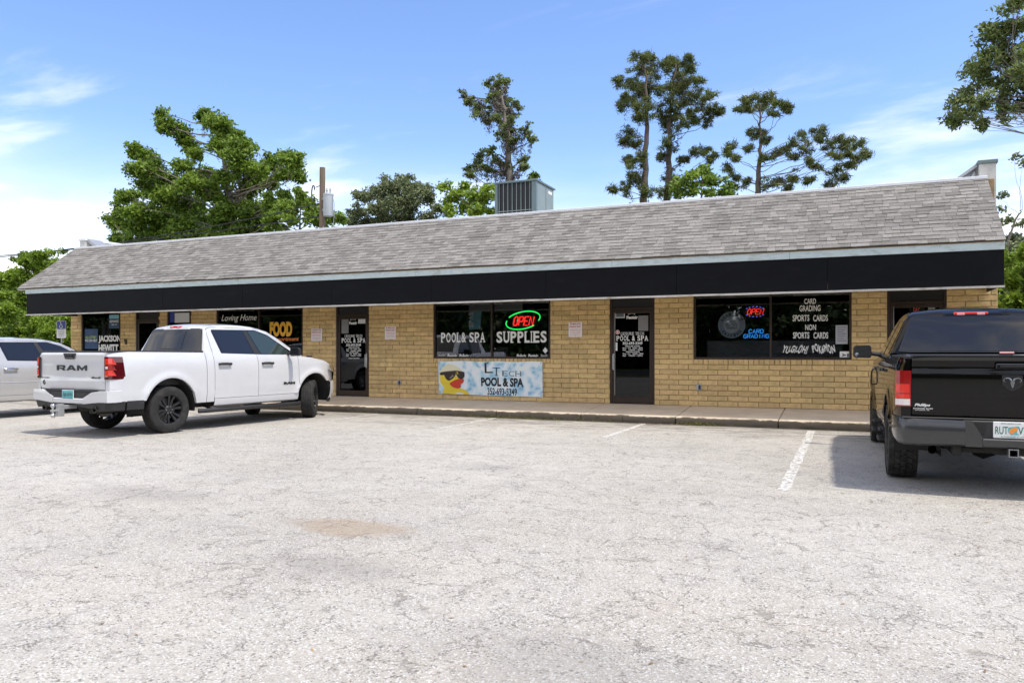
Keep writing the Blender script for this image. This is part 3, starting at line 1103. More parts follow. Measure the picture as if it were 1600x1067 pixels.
# door between parked truck and pool window
Ld(dB, 'LEISURE TECH', (539, 523, 566.5, 527), M['letter_white'], slab=True, bold=.0)
Ld(dB, 'POOL & SPA', (534, 528, 571.5, 535.5), M['letter_white'], slab=True, bold=.02)
Ld(dB, '352-693-5349', (541, 537, 564.5, 541), M['letter_white'], bold=.03)
for t_, y0, xa, xb in (('REGULAR HOURS', 542, 545, 562), ('Mon - Fri   9AM - 5PM', 544.8, 541.5, 564.5), ('Sat   10AM - 2PM', 547.2, 541.5, 564.5), ('WINTER HOURS', 549.8, 546, 560),
                       ('Tue - Fri   10AM - 5PM', 552.3, 541.5, 564.5), ('Sat   10AM - 2PM', 554.8, 541.5, 564.5), ('Closed  Sun & Mon', 558.5, 545, 562)):
    Ld(dB, t_, (xa, y0, xb, y0+1.9), M['letter_white'], bold=.03)
Ld(dB, 'Jandy', (547, 496.5, 557.5, 501), M['letter_white'], bold=0, shear=.25)
Ld(dB, 'Pentair', (546, 502.5, 558.5, 507), M['letter_white'], bold=.06)
def dplate(parent, name, box, m, t=.002, y=GYd):
    a, b_, c, d = span(*box); mb = MB(); mb.box(a, b_, y-t, y-.0005, c, d); return mb.build(name, m, parent)
dplate(dB, 'hours_card', (560, 495.5, 571.3, 505.5), M['logo_grey'])
dplate(dB, 'paper_notice', (534, 499, 545, 521), M['grey_film'])
# door left of the card window
Ld(dC, 'LEISURE TECH', (970, 519, 1006.5, 523.5), M['letter_white'], slab=True, bold=.0)
Ld(dC, 'POOL & SPA', (963, 524.5, 1013, 532.5), M['letter_white'], slab=True, bold=.02)
Ld(dC, '352-693-5349', (973, 534, 1004, 538.5), M['letter_white'], bold=.03)
for t_, y0, xa, xb in (('REGULAR HOURS', 539.8, 977, 1000), ('Mon - Fri   9AM - 5PM', 542.7, 973, 1004), ('Sat   10AM - 2PM', 545.6, 973, 1004), ('WINTER HOURS', 548.7, 978, 999.5),
                       ('Tue - Fri   10AM - 5PM', 551.6, 973, 1005), ('Sat   10AM - 2PM', 554.6, 973, 1004)):
    Ld(dC, t_, (xa, y0, xb, y0+2.1), M['letter_white'], bold=.03)
Ld(dC, 'Jandy', (981, 487, 994, 492), M['letter_white'], bold=0, shear=.25)
Ld(dC, 'Pentair', (979, 493.5, 997, 498.5), M['letter_white'], bold=.06)
dplate(dC, 'hours_card', (961.5, 485.5, 976.5, 497), M['logo_grey'])
dplate(dC, 'hours_card_face', (963, 488, 975, 495.5), M['logo_dark'], y=GYd-.002)
dplate(dC, 'paper_notice', (997.5, 493, 1013, 517), M['grey_film'])
mb = MB(); c0 = at(965, 519, GYd)
mb.lathe([(0, -.001), (.048, -.001), (.048, -.003), (0, -.003)], (c0.x, GYd, c0.z), 'y', 20); mb.build('round_sticker', M['sign_white'], dC)
mb = MB(); mb.lathe([(.018, -.004), (.036, -.004)], (c0.x, GYd, c0.z), 'y', 20); mb.build('sticker_ring', M['letter_red'], dC)
dplate(dC, 'edge_sticker', (962, 535, 965, 548), M['letter_white'])
# last door: red lettering and paper
L_(dD, 'lettering', 'BEAUTIFUL', (1418, 472.5, 1445, 479), M['letter_red'], bold=.02, y=GYd)
L_(dD, 'lettering', 'DAY', (1427, 481, 1437, 487), M['letter_red'], bold=.02, y=GYd)
dplate(dD, 'paper_notice', (1450, 474, 1461, 489), M['grey_film'])

# ---- canopy: sign band, boards, soffit
YE = 15.15
mb = MB()
n = 9
for i in range(n):                 # long sign panels with hairline joints
    a = -22.33+(2.40+22.33)*i/n; c = -22.33+(2.40+22.33)*(i+1)/n
    mb = MB(); mb.bbox(a+.0015, c-.0015, YE, YE+.04, 2.545, 3.142, .004)
    mb.build('sign_panel', M['navy_panel'], bld)
mb = MB()
for (a, c, s) in ((-22.33, -22.30, 1), (2.37, 2.40, 1)):
    mb.box(a, c, YE+.04, YE+1.62, 2.548, 3.14)
mb.build('end_panel', M['navy_panel'], bld)
segs_ = [-22.36, -18.6, -14.2, -9.0, -4.4, -1.0, 2.405]
for a, c in zip(segs_[:-1], segs_[1:]):
    mb = MB(); j = random.uniform(-.006, .006)
    mb.bbox(a+.002, c-.002, YE-.022+j*.3, YE+.02, 3.146, 3.288+j, .004)
    mb.build('fascia_board', M['pale_board'], bld)
    mb = MB(); nn = 24
    def ft(i, j, a=a, c=c):
        x = a+(c-a)*i/nn; wv = .006*mnoise.noise(Vector((x*1.3, 0, 0)))
        return [(x, YE-.02, 2.508+wv), (x, YE-.028, 2.541+wv*.5), (x, YE+.06, 2.544), (x, YE+.06, 2.508+wv)][j % 4]
    mb.grid(ft, nn+1, 5)
    mb.build('drip_trim', M['white_trim'], bld)
mb = MB(); mb.box(-22.32, 2.39, YE+.045, YW+.19, 2.680, 2.70); mb.build('soffit', M['soffit'], bld)
mb = MB()
mb.add([(-22.36, YE, 3.15), (-22.36, YE+1.7, 3.15), (-22.36, YE+1.7, 4.6), (-22.36, YE+.02, 3.27)], [(0, 1, 2, 3)])
mb.add([(2.385, YE, 3.15), (2.385, YE+1.7, 3.15), (2.385, YE+1.7, 4.6), (2.385, YE+.02, 3.27)], [(0, 1, 2, 3)])
mb.build('gable_board', M['pale_board'], bld)
mb = MB(); mb.bbox(-22.70, -22.33, YE-.03, YE+.9, 3.262, 3.29, .004); mb.build('eave_return', M['pale_board'], bld)

# ---- roof: shingles in courses on a sloped deck
RY0, RZ0, RY1, RZ1 = YE-.05, 3.30, 17.02, 4.735
RXL, RXR = -22.72, 2.415
sl = Vector((0, RY1-RY0, RZ1-RZ0)); SLN = sl.length; sl.normalize()
nrm = Vector((0, -sl.z, sl.y))
mb = MB()
mb.add([(RXL+.02, RY0+.02, RZ0-.02), (RXR-.02, RY0+.02, RZ0-.02), (RXR-.02, RY1, RZ1-.02), (RXL+.02, RY1, RZ1-.02),
        (RXL+.02, RY0+.06, RZ0-.06), (RXR-.02, RY0+.06, RZ0-.06), (RXR-.02, RY1+.04, RZ1-.06), (RXL+.02, RY1+.04, RZ1-.06)],
       [(0, 1, 2, 3), (4, 5, 6, 7), (0, 1, 5, 4), (1, 2, 6, 5), (2, 3, 7, 6), (3, 0, 4, 7)])
roof_o = mb.build('roof', M['mortar'], bld)
NC = 18
ex = SLN/NC
shs = []
for r_ in range(NC):
    x = RXL-random.uniform(0, .3)
    while x < RXR:
        wd = random.choice((.12, .16, .20, .25, .31))
        a, c = max(x, RXL), min(x+wd-.004, RXR)
        if c-a > .03:
            shs.append((r_, a, c, random.random() < .5))
        x += wd
shs.sort(key=lambda q: -q[2])
def shingle_geo(r_, a, c, thick, mb, off):
    s0 = ex*r_; s1 = min(SLN, s0+ex*1.35)
    j = random.uniform(-.006, .006)+(.016*mnoise.noise(Vector((a*1.1, 7, 0)))+.008*mnoise.noise(Vector((a*4, 2, 0))) if r_ == 0 else 0)
    t0 = .020 if thick else .013
    base = Vector((0, RY0, RZ0))
    ps = []
    for (s, h) in ((s0+j, .004), (s0+j, t0), (s1, .004), (s1, .001)):
        p = base+sl*s+nrm*h
        ps.append(p)
    vs = [(a, p.y, p.z) for p in ps]+[(c, p.y, p.z) for p in ps]
    vs = [(x-off.x, y-off.y, z_-off.z) for x, y, z_ in vs]
    mb.add(vs, [(0, 1, 5, 4), (1, 2, 6, 5), (2, 3, 7, 6), (0, 3, 2, 1), (4, 5, 6, 7)])
offr = origin_of(roof_o)
restm = MB()
for i, (r_, a, c, th) in enumerate(shs):
    if i < 295:
        mb = MB(); o_ = Vector((a, RY0, RZ0))
        shingle_geo(r_, a, c, th, mb, o_)
        o = bpy.data.objects.new('shingle', mb.mesh('shingle', M['shingle']))
        COL.objects.link(o); o.parent = roof_o; o.location = o_-offr
    else:
        shingle_geo(r_, a, c, th, restm, Vector((0, 0, 0)))
restm.build('shingle_courses', M['shingle_far'], roof_o, kind='stuff')
mb = MB()
for a, c in ((RXL+.02, -14.1), (-14.1, -5.6), (-5.6, RXR)):
    mb.bbox(a+.001, c-.001, RY1-.07, RY1+.14, RZ1-.03, RZ1+.028, .006)
mb.build('ridge_cap', M['ridge_metal'], roof_o)
mb = MB(); mb.box(XL+.2, XR-.2, RY1+.12, 29.8, 4.30, 4.36); mb.build('flat_roof', M['flat_roof'], bld)
mb = MB(); mb.box(XL+.2, XR-.2, RY1+.06, RY1+.12, 3.6, 4.70); mb.build('roof_upstand', M['stucco'], bld)
# end parapets that rise behind the shingles, with metal caps
for (a, c, zt, y0) in ((-22.70, -22.44, 5.00, 17.16), (2.30, 2.575, 5.02, 17.10)):
    mb = MB(); mb.box(a, c, y0, 29.9, 3.2, zt); pp = mb.build('parapet', M['stucco'], bld)
    mb = MB(); mb.bbox(a-.03, c+.03, y0-.03, 29.95, zt, zt+.07, .008)
    mb.build('parapet_cap', M['ridge_metal'] if a < 0 else M['ac_frame'], pp)
# flashing that runs down from the right parapet to the ridge
mb = MB()
mb.prism([(0, 0), (.42, .29), (.42, .36), (-.02, .04)], (1.90, 17.20, 4.735), X_, Z_, (0, .5, 0))
mb.build('flashing', M['galv'], bld)
mb = MB()
mb.prism([(0, .30), (.55, 0), (.6, .05), (0, .40)], (-22.44, 17.20, 4.68), X_, Z_, (0, .5, 0))
mb.build('flashing', M['galv'], bld)

# ------------------------------------------------------------------ things on and by the building
def tagd(o, label, cat, group=None):
    o['label'] = label; o['category'] = cat
    if group: o['group'] = group
    return o

# neon signs hang just behind the glass
def stroke(mb, pts, r=.009, n=6):
    mb.tube([Vector(p) for p in pts], r, n)
FONT5 = {'O': [[(0, .2), (0, .8), (.25, 1), (.75, 1), (1, .8), (1, .2), (.75, 0), (.25, 0), (0, .2)]],
         'P': [[(0, 0), (0, 1), (.75, 1), (1, .85), (1, .6), (.75, .45), (0, .45)]],
         'E': [[(1, 0), (0, 0), (0, 1), (1, 1)], [(0, .5), (.8, .5)]],
         'N': [[(0, 0), (0, 1), (1, 0), (1, 1)]],
         'C': [[(1, .82), (.75, 1), (.25, 1), (0, .8), (0, .2), (.25, 0), (.75, 0), (1, .18)]],
         'A': [[(0, 0), (.5, 1), (1, 0)], [(.2, .38), (.8, .38)]],
         'R': [[(0, 0), (0, 1), (.75, 1), (1, .85), (1, .62), (.75, .5), (0, .5)], [(.5, .5), (1, 0)]],
         'D': [[(0, 0), (0, 1), (.6, 1), (1, .75), (1, .25), (.6, 0), (0, 0)]],
         'G': [[(1, .82), (.75, 1), (.25, 1), (0, .8), (0, .2), (.25, 0), (.8, 0), (1, .15), (1, .45), (.6, .45)]],
         'I': [[(.5, 0), (.5, 1)]]}
def neon_word(mb, txt, x0, x1, z0, z1, y, r, skew=.15):
    n = len(txt); cw = (x1-x0)/n
    for i, c in enumerate(txt):
        for st in FONT5[c]:
            mb_pts = [(x0+cw*(i+.12)+a*cw*.72+b*skew*(z1-z0), y, z0+b*(z1-z0)) for a, b in st]
            stroke(mb, mb_pts, r)
yn = YW+.10
c = at(817, 501.5, yn)
t = empty('neon_open_sign', (c.x, yn, c.z)); tagd(t, 'red OPEN neon with green swoosh ring above the word SUPPLIES', 'neon sign')
mb = MB(); neon_word(mb, 'OPEN', c.x-.27, c.x+.27, c.z-.105, c.z+.10, yn, .017, .22); mb.build('letter_tube', M['neon_red'], t, smooth=60)
mb = MB()
arc = [(c.x+.44*math.cos(a), yn, c.z+.03+.19*math.sin(a)+.06*math.cos(a)) for a in [R(q) for q in range(-25, 146, 10)]]
stroke(mb, arc, .014)
arc = [(c.x+.44*math.cos(a), yn, c.z+.0+.19*math.sin(a)+.06*math.cos(a)) for a in [R(q) for q in range(160, 311, 10)]]
stroke(mb, arc, .014)
mb.build('ring_tube', M['neon_green'], t, smooth=60)
mb = MB(); mb.bbox(c.x-.3, c.x+.3, yn+.03, yn+.05, c.z-.14, c.z+.13, .005); mb.build('backing_board', M['dark_panel'], t)
mb = MB(); mb.tube([(c.x-.2, yn+.04, c.z+.13), (c.x-.2, yn+.04, 2.6)], .003, 4); mb.tube([(c.x+.2, yn+.04, c.z+.13), (c.x+.2, yn+.04, 2.6)], .003, 4); mb.build('hanging_chain', M['cable'], t)

c = at(1179.5, 487, yn)
t = empty('led_open_sign', (c.x, yn, c.z)); tagd(t, 'small red OPEN sign with blue dots in the wide card window', 'neon sign')
mb = MB(); neon_word(mb, 'OPEN', c.x-.17, c.x+.17, c.z-.055, c.z+.055, yn, .008, .25); mb.build('letter_tube', M['neon_red'], t, smooth=60)
mb = MB()
for i in range(18):
    a = 2*math.pi*i/18
    if abs(math.cos(a)) > .8: continue
    x, z_ = c.x+.215*math.cos(a), c.z+.105*math.sin(a)
    mb.bbox(x-.014, x+.014, yn-.004, yn+.004, z_-.008, z_+.008, .003)
mb.build('dot_light', M['neon_violet'], t)
mb = MB(); mb.prism([(.24*math.cos(2*math.pi*i/24), .13*math.sin(2*math.pi*i/24)) for i in range(24)], (c.x, yn+.015, c.z), X_, Z_, (0, .02, 0))
mb.build('backing_board', M['dark_panel'], t)
mb = MB(); mb.tube([(c.x, yn+.03, c.z+.1), (c.x, yn+.03, 2.6)], .003, 4); mb.build('hanging_chain', M['cable'], t)

c = at(1181, 521.5, yn)
t = empty('neon_word_sign', (c.x, yn, c.z)); tagd(t, 'blue neon reading CARD GRADING beside the round grey emblem', 'neon sign')
mb = MB(); neon_word(mb, 'CARD', c.x-.15, c.x+.16, c.z+.014, c.z+.092, yn, .0062, .05)
neon_word(mb, 'GRADING', c.x-.255, c.x+.265, c.z-.088, c.z-.010, yn, .0062, .05)
mb.build('letter_tube', M['neon_blue'], t, smooth=60)
mb = MB(); mb.bbox(c.x-.28, c.x+.28, yn+.015, yn+.03, c.z-.10, c.z+.0, .004); mb.bbox(c.x-.17, c.x+.17, yn+.015, yn+.03, c.z+.0, c.z+.10, .004)
mb.build('backing_board', M['dark_panel'], t)
mb = MB(); mb.tube([(c.x-.1, yn+.02, c.z+.1), (c.x-.1, yn+.02, 2.6)], .003, 4); mb.build('hanging_chain', M['cable'], t)

# round emblem in the card window
c = at(1143, 507.5, YW+.05); rr = .282
t = empty('round_emblem', (c.x, YW+.05, c.z)); tagd(t, 'round grey shop emblem with a hut drawing behind the window glass', 'window emblem')
def disc(r0, r1, y): return [(r1, y), (r1, y+.004), (max(r0, .001), y+.004), (max(r0, .001), y), (r1, y)]
mb = MB(); mb.lathe(disc(0, rr, YW+.056), (c.x, 0, c.z), 'y', 48); mb.build('disc', M['emblem_grey'], t)
mb = MB(); mb.lathe(disc(rr*.97, rr, YW+.050), (c.x, 0, c.z), 'y', 48); mb.lathe(disc(0, rr*.60, YW+.050), (c.x, 0, c.z), 'y', 48); mb.build('rings', M['logo_grey'], t)
mb = MB()
def ring_text(mb, txt, cx, cz, r, a0, a1, h, y, flip=False):
    n = len(txt)
    for i, ch in enumerate(txt):
        if ch == ' ': continue
        a = a0+(a1-a0)*(i+.5)/n
        d = Vector((math.cos(a), 0, math.sin(a)))
        u = Vector((math.sin(a), 0, -math.cos(a))); v = d
        if flip: u, v = -u, -v
        wd = abs(a1-a0)/n*r*.78
        o = Vector((cx, y, cz))+d*(r+(h if flip else 0))-u*wd/2
        if flip: o = Vector((cx, y, cz))+d*(r+h)-u*wd/2
        text_into(mb, ch, o, u, v, wd, h, (0, 0, 0), .05)
ring_text(mb, 'SLAB HUT', c.x, c.z, rr*.68, R(160), R(20), rr*.24, YW+.049)
ring_text(mb, 'GRADING', c.x, c.z, rr*.68, R(212), R(328), rr*.24, YW+.049, True)
mb.build('ring_lettering', M['logo_dark'], t, fix=False)
mb = MB()
h_ = rr*.36
for seg in ([(-1.1, .1), (0, .85), (1.1, .1)], [(-1, .1), (-1, -.75), (1, -.75), (1, .1)], [(-.7, -.7), (-.7, .1)], [(-.3, -.7), (-.3, .1)], [(.1, -.7), (.1, .1)], [(.5, -.7), (.5, .1)], [(-1, .1), (1, .1)]):
    mb.tube([(c.x+a*h_, YW+.047, c.z+b*h_) for a, b in seg], .005, 4)
mb.build('hut_drawing', M['logo_dark'], t)

def pane_sheet(name, box, m, label, cat, lines=True, y=YW+.043):
    a, b_, c_, d = span(*box)
    mb = MB(); mb.box(a, b_, y, y+.002, c_, d)
    o = mb.build(name, m); tagd(o, label, cat)
    if lines:
        mb = MB()
        for i in range(7):
            z_ = d-(d-c_)*(i+1)/8.5
            mb.box(a+(b_-a)*.14, b_-(b_-a)*(.14+.3*((i*7) % 3)/3), y-.0012, y-.0004, z_-.006, z_+.006)
        mb.build('printed_lines', M['logo_dark'], o)
    return o
pane_sheet('paper_notice', (1305.5, 508, 1324.5, 537.5), M['paper'], 'pale paper notice taped inside the card window near its right end', 'notice', y=YW+.028)
o = pane_sheet('window_sticker', (1312, 549, 1328, 561), M['sign_white'], 'small white carrier sticker at the bottom corner of the card window', 'sticker', False, y=YW+.026)
a, b_, c_, d = span(1312, 549, 1328, 561)
mb = MB(); mb.prism([(0, .0), (.10, .035), (0, .075), (.03, .037)], (a+.03, YW+.025, c_+.045), X_, Z_, (0, -.001, 0))
mb.box(a+.135, b_-.02, YW+.024, YW+.0255, c_+.04, c_+.11); mb.build('sticker_print', M['logo_dark'], o)

p0, p1 = at(733, 487, YW+.35), at(750, 515, YW+.35)
mb = MB(); mb.prism([(0, 0), (p1.x-p0.x, .01), (p1.x-p0.x+.04, p0.z-p1.z), (.03, p0.z-p1.z)], (p0.x, YW+.35, p1.z), X_, Z_, (0, .01, 0))
o = mb.build('hanging_banner', M['poster_cyan']); tagd(o, 'narrow blue banner hanging inside the pool window', 'banner')
mb = MB(); 
for i, ch in enumerate('SPAS'): text_into(mb, ch, (p0.x+.12, YW+.347, p1.z+.05+.10*i), Z_, -X_, .09, .13, bold=.03)
mb.build('lettering', M['letter_white'], o, fix=False)
# banner below the pool window
pts = {'tl': at(684.5, 564, YW-.05), 'tr': at(847.5, 565, YW-.05), 'bl': at(685.5, 615, YW-.05), 'br': at(848, 620.5, YW-.05)}
def bp(u, v, lift=0.0):
    tl, tr, bl_, br = pts['tl'], pts['tr'], pts['bl'], pts['br']
    p = (tl*(1-u)+tr*u)*(1-v)+(bl_*(1-u)+br*u)*v
    sag = .6*.018*math.sin(u*math.pi*5+v)*(.3+v)+.014*math.sin(u*9+1)*(1-v)+.03*max(0, u-.93)*v*6
    return Vector((p.x, p.y+sag*.8-lift, p.z-.006*math.sin(u*math.pi*6)*(1-v)))
ban = MB(); ban.grid(lambda i, j: bp(i/40, j/8), 41, 9); ban.grid(lambda i, j: bp(i/40, j/8)+Vector((0, .002, 0)), 41, 9)
ban_o = ban.build('banner', M['banner_print'], smooth=60)
tagd(ban_o, 'pale blue water print banner with a yellow duck, below the window', 'banner')
mb = MB()
for u, v in ((.012, .04), (.5, .03), (.988, .04), (.012, .96), (.988, .96)):
    p = bp(u, v, .004); mb.lathe([(.006, 0), (.016, 0), (.016, -.004), (.006, -.004)], p, 'y', 12)
mb.build('grommet', M['galv'], ban_o)
def ban_poly(name, poly, m, lift):
    mb = MB()
    import mathutils
    lift = lift*1.6+.004
    tri = mathutils.geometry.tessellate_polygon([[Vector((a, b, 0)) for a, b in poly]])
    mb.add([bp(a, b, lift) for a, b in poly], [tuple(t_) for t_ in tri])
    return mb.build(name, m, ban_o)
def bz(pts_):   # crop pixels of the banner photo -> u,v
    return [((x-100)/1080, (y-630)/355) for x, y in pts_]
sm = lambda p, r=.02: fillet(p, r, 3)
ban_poly('duck_crown', sm(bz([(110, 800), (120, 740), (150, 690), (215, 655), (290, 680), (350, 720), (375, 760), (250, 790)])), M['duck_shade'], .002)
ban_poly('duck_body', sm(bz([(118, 770), (160, 770), (215, 840), (235, 880), (290, 915), (370, 925), (400, 940), (445, 985), (300, 980), (130, 978), (165, 925), (120, 860)])), M['duck_yellow'], .003)
ban_poly('duck_cheek', sm(bz([(200, 800), (300, 790), (350, 810), (300, 850), (245, 880), (205, 850)])), M['duck_yellow'], .0035)
ban_poly('duck_bill', sm(bz([(218, 868), (275, 835), (330, 815), (382, 825), (375, 858), (340, 880), (348, 905), (320, 925), (270, 915), (235, 895)]), .03), M['duck_bill'], .005)
ban_poly('duck_sunglasses', sm(bz([(115, 775), (125, 750), (190, 738), (300, 730), (385, 745), (388, 790), (365, 825), (320, 815), (296, 770), (262, 815), (215, 842), (185, 825), (160, 775), (135, 785)])), M['duck_glasses'], .007)
ban_poly('lens_glare', sm(bz([(215, 770), (262, 755), (268, 790), (225, 820)])), M['lens_glare'], .008)
ban_poly('lens_bridge', sm(bz([(283, 745), (312, 742), (322, 770), (300, 765), (288, 772)]), .005), M['duck_yellow'], .009)
def ban_text(txt, x0, y0, x1, y1, bold=.0, slab=False, serif=False):
    """box in banner crop pixels"""
    mb = MB()
    if slab: slab_text(mb, txt, (x0, 0, -y1), X_, Z_, x1-x0, y1-y0, (0, 0, 0), bold, .07)
    else: text_into(mb, txt, (x0, 0, -y1), X_, Z_, x1-x0, y1-y0, (0, 0, 0), bold)
    vs = []
    for (x, y, z_) in mb.v:
        u, v = (x-100)/1080, (-z_-630)/355
        vs.append(tuple(bp(u, v, .004)))
    mb.v = vs
    return mb.build('lettering', M['letter_black'], ban_o, fix=False)
ban_text('L', 590, 645, 690, 752, .0, True); ban_text('T', 672, 695, 765, 780, -.01, True)
ban_text('ECH', 775, 728, 972, 780, -.012, True)
ban_text('POOL & SPA', 558, 797, 990, 890, .045)
ban_text('352-693-5349', 622, 905, 925, 978, .02)

# parking notices
for (box, lab) in (((486.5, 513.5, 503.5, 533), 'small white and red parking notice on brick left of the leftmost lettered door'),
                   ((601.5, 510, 618.5, 530), 'small white and red parking notice between the pool window and the door to its left'),
                   ((888.5, 503.5, 909.5, 526.5), 'small white and red parking notice between the pool window and the door to its right')):
    a, b_, c_, d = span(*box, Y=YW-.03)
    mb = MB(); mb.bbox(a, b_, YW-.035, YW-.031, c_, d, .001)
    o = mb.build('parking_sign', M['sign_white']); tagd(o, lab, 'sign', 'parking notices on the brick wall')
    mb = MB(); W_ = b_-a; H_ = d-c_; yy = YW-.0365
    text_into(mb, '30 MINUTES', (a+W_*.1, yy, c_+H_*.82), X_, Z_, W_*.8, H_*.12, bold=.03)
    text_into(mb, 'PARKING ONLY', (a+W_*.07, yy, c_+H_*.64), X_, Z_, W_*.86, H_*.12, bold=.03)
    for i in range(4):
        text_into(mb, ('unauthorized cars', 'will be towed away', 'at owner expense', 'tow away zone')[i], (a+W_*.1, yy, c_+H_*(.48-.125*i)), X_, Z_, W_*.8, H_*.07, bold=.01)
    mb.build('lettering', M['letter_red'], o, fix=False)
    mb = MB()
    for x, z_ in ((a+W_/2, d-.012), (a+W_/2, c_+.012)):
        mb.lathe([(.005, yy), (.005, yy-.002), (0, yy-.002)], (x, 0, z_), 'y', 8)
    mb.build('screw', M['galv'], o)
# wall outlets and the small fitting on the left pier
for (x, y_, lab) in ((623.5, 597.5, 'small grey weatherproof outlet box on brick right of the leftmost Pool and Spa door'), (1092, 605, 'small grey outlet box low on brick under the card window')):
    p = at(x, y_, YW-.04)
    mb = MB(); mb.bbox(p.x-.055, p.x+.055, YW-.055, YW-.018, p.z-.065, p.z+.065, .008)
    o = mb.build('outlet_box', M['galv']); tagd(o, lab, 'outlet', 'outlet boxes low on the wall')
    mb = MB(); mb.bbox(p.x-.005, p.x+.04, YW-.072, YW-.056, p.z-.045, p.z+.045, .006); mb.build('cover', M['ac_coil'], o)
p = at(197, 533.5, YW-.03)
mb = MB(); mb.bbox(p.x-.03, p.x+.03, YW-.06, YW-.02, p.z-.09, p.z+.07, .01); mb.bbox(p.x-.075, p.x-.03, YW-.05, YW-.02, p.z+.0, p.z+.07, .01)
tagd(mb.build('wall_fitting', M['dark_panel']), 'small black fitting on the brick pier right of the far left window', 'wall fitting')

# accessible-parking sign
p = at(95.5, 515, 16.05)
t = empty('parking_post_sign', (p.x, 16.05, .17)); tagd(t, 'blue and white wheelchair parking sign on a thin post', 'sign')
mb = MB(); mb.box(p.x-.025, p.x+.025, 16.06, 16.085, .15, 2.36)
mb.build('post', M['galv'], t)
s0 = at(88.5, 501.5, 16.05); s1 = at(103, 528, 16.05)
mb = MB(); mb.prism(fillet([(0, 0), (s1.x-s0.x, 0), (s1.x-s0.x, s0.z-s1.z), (0, s0.z-s1.z)], .03), (s0.x, 16.052, s1.z), X_, Z_, (0, .004, 0))
pl = mb.build('sign_plate', M['letter_white'], t)
W_, H_ = s1.x-s0.x, s0.z-s1.z
mb = MB(); mb.prism(fillet([(.012, H_*.52), (W_-.012, H_*.52), (W_-.012, H_-.012), (.012, H_-.012)], .02), (s0.x, 16.050, s1.z), X_, Z_, (0, .001, 0)); mb.build('blue_field', M['sign_blue'], pl)
mb = MB(); cx, cz = s0.x+W_*.5, s1.z+H_*.72
ring = [(cx-.005+.058*math.cos(R(a)), 16.046, cz-.02+.058*math.sin(R(a))) for a in range(140, 401, 20)]
mb.tube(ring, .009, 5)
mb.tube([(cx-.015, 16.046, cz+.09), (cx-.012, 16.046, cz+.02), (cx+.04, 16.046, cz+.018), (cx+.06, 16.046, cz-.05), (cx+.085, 16.046, cz-.045)], .010, 5)
mb.tube([(cx-.012, 16.046, cz+.055), (cx+.035, 16.046, cz+.052)], .008, 5)
mb.lathe([(.0, 16.045), (.018, 16.045), (.018, 16.048)], (cx-.018, 0, cz+.108), 'y', 10)
mb.build('wheelchair_symbol', M['letter_white'], pl)
mb = MB()
for i, t_ in enumerate(('PARKING BY', 'DISABLED', 'PERMIT', 'ONLY')):
    text_into(mb, t_, (s0.x+W_*.15, 16.0495, s1.z+H_*(.42-.11*i)), X_, Z_, W_*.7, H_*.055, bold=.02)
mb.build('lettering', M['logo_dark'], pl, fix=False)

# rooftop air conditioner
x0, x1, y0, y1, z0, z1 = -9.28, -8.0, 20.0, 21.45, 4.62, 6.27
t = empty('rooftop_air_conditioner', ((x0+x1)/2, (y0+y1)/2, 4.36)); tagd(t, 'grey-green air conditioning unit standing on the flat roof behind the shingles', 'air conditioner')
mb = MB(); mb.bbox(x0+.1, x1-.1, y0+.1, y1-.1, 4.36, z0, .01); mb.build('roof_kerb', M['galv'], t)
mb = MB(); mb.bbox(x0+.09, x1-.02, y0+.1, y1-.02, z0, z1-.05, .01); bo = mb.build('cabinet', M['ac_body'], t)
mb = MB(); mb.box(x0+.1, x1-.1, y0+.055, y0+.097, z0+.03, z1-.07); mb.build('coil', M['ac_coil'], t)
mb = MB(); mb.bbox(x0-.03, x1+.03, y0-.03, y1+.03, z1-.05, z1, .01); mb.build('lid', M['ac_frame'], t)
mb = MB()
mb.bbox(x0, x0+.085, y0, y0+.1, z0, z1-.052, .006); mb.bbox(x1-.145, x1, y0, y0+.1, z0, z1-.052, .006); mb.bbox(x0+.085, x1-.145, y0+.02, y0+.1, z0, z0+.06, .004)
mb.build('corner_post', M['ac_frame'], t)
for i in range(8):
    xx = x0+.10+(x1-.15-x0-.10)*i/7.6+.02
    mb = MB(); mb.bbox(xx, xx+.016, y0+.015, y0+.04, z0+.06, z1-.055, .003); mb.build('guard_bar', M['ac_body'], t)
mb = MB(); mb.bbox(x0+.09, x1-.15, y0+.008, y0+.03, z1-.855, z1-.835, .003); mb.build('cross_bar', M['ac_body'], t)
mb = MB()
for (a, c_, e, f_) in ((y0+.02, y0+.75, z0+.05, z1-.09), (y0+.79, y1-.06, z1-.86, z1-.09), (y0+.79, y1-.06, z0+.05, z1-.90)):
    mb.bbox(x1-.018, x1-.006, a, c_, e, f_, .004)
mb.build('side_panel', M['ac_body'], t)
mb = MB(); mb.box(x1-.004, x1+.002, y1-.5, y1-.22, z1-.24, z1-.16); mb.box(x1-.004, x1+.002, y1-.5, y1-.34, z1-.98, z1-.90); mb.build('rating_label', M['letter_white'], t)

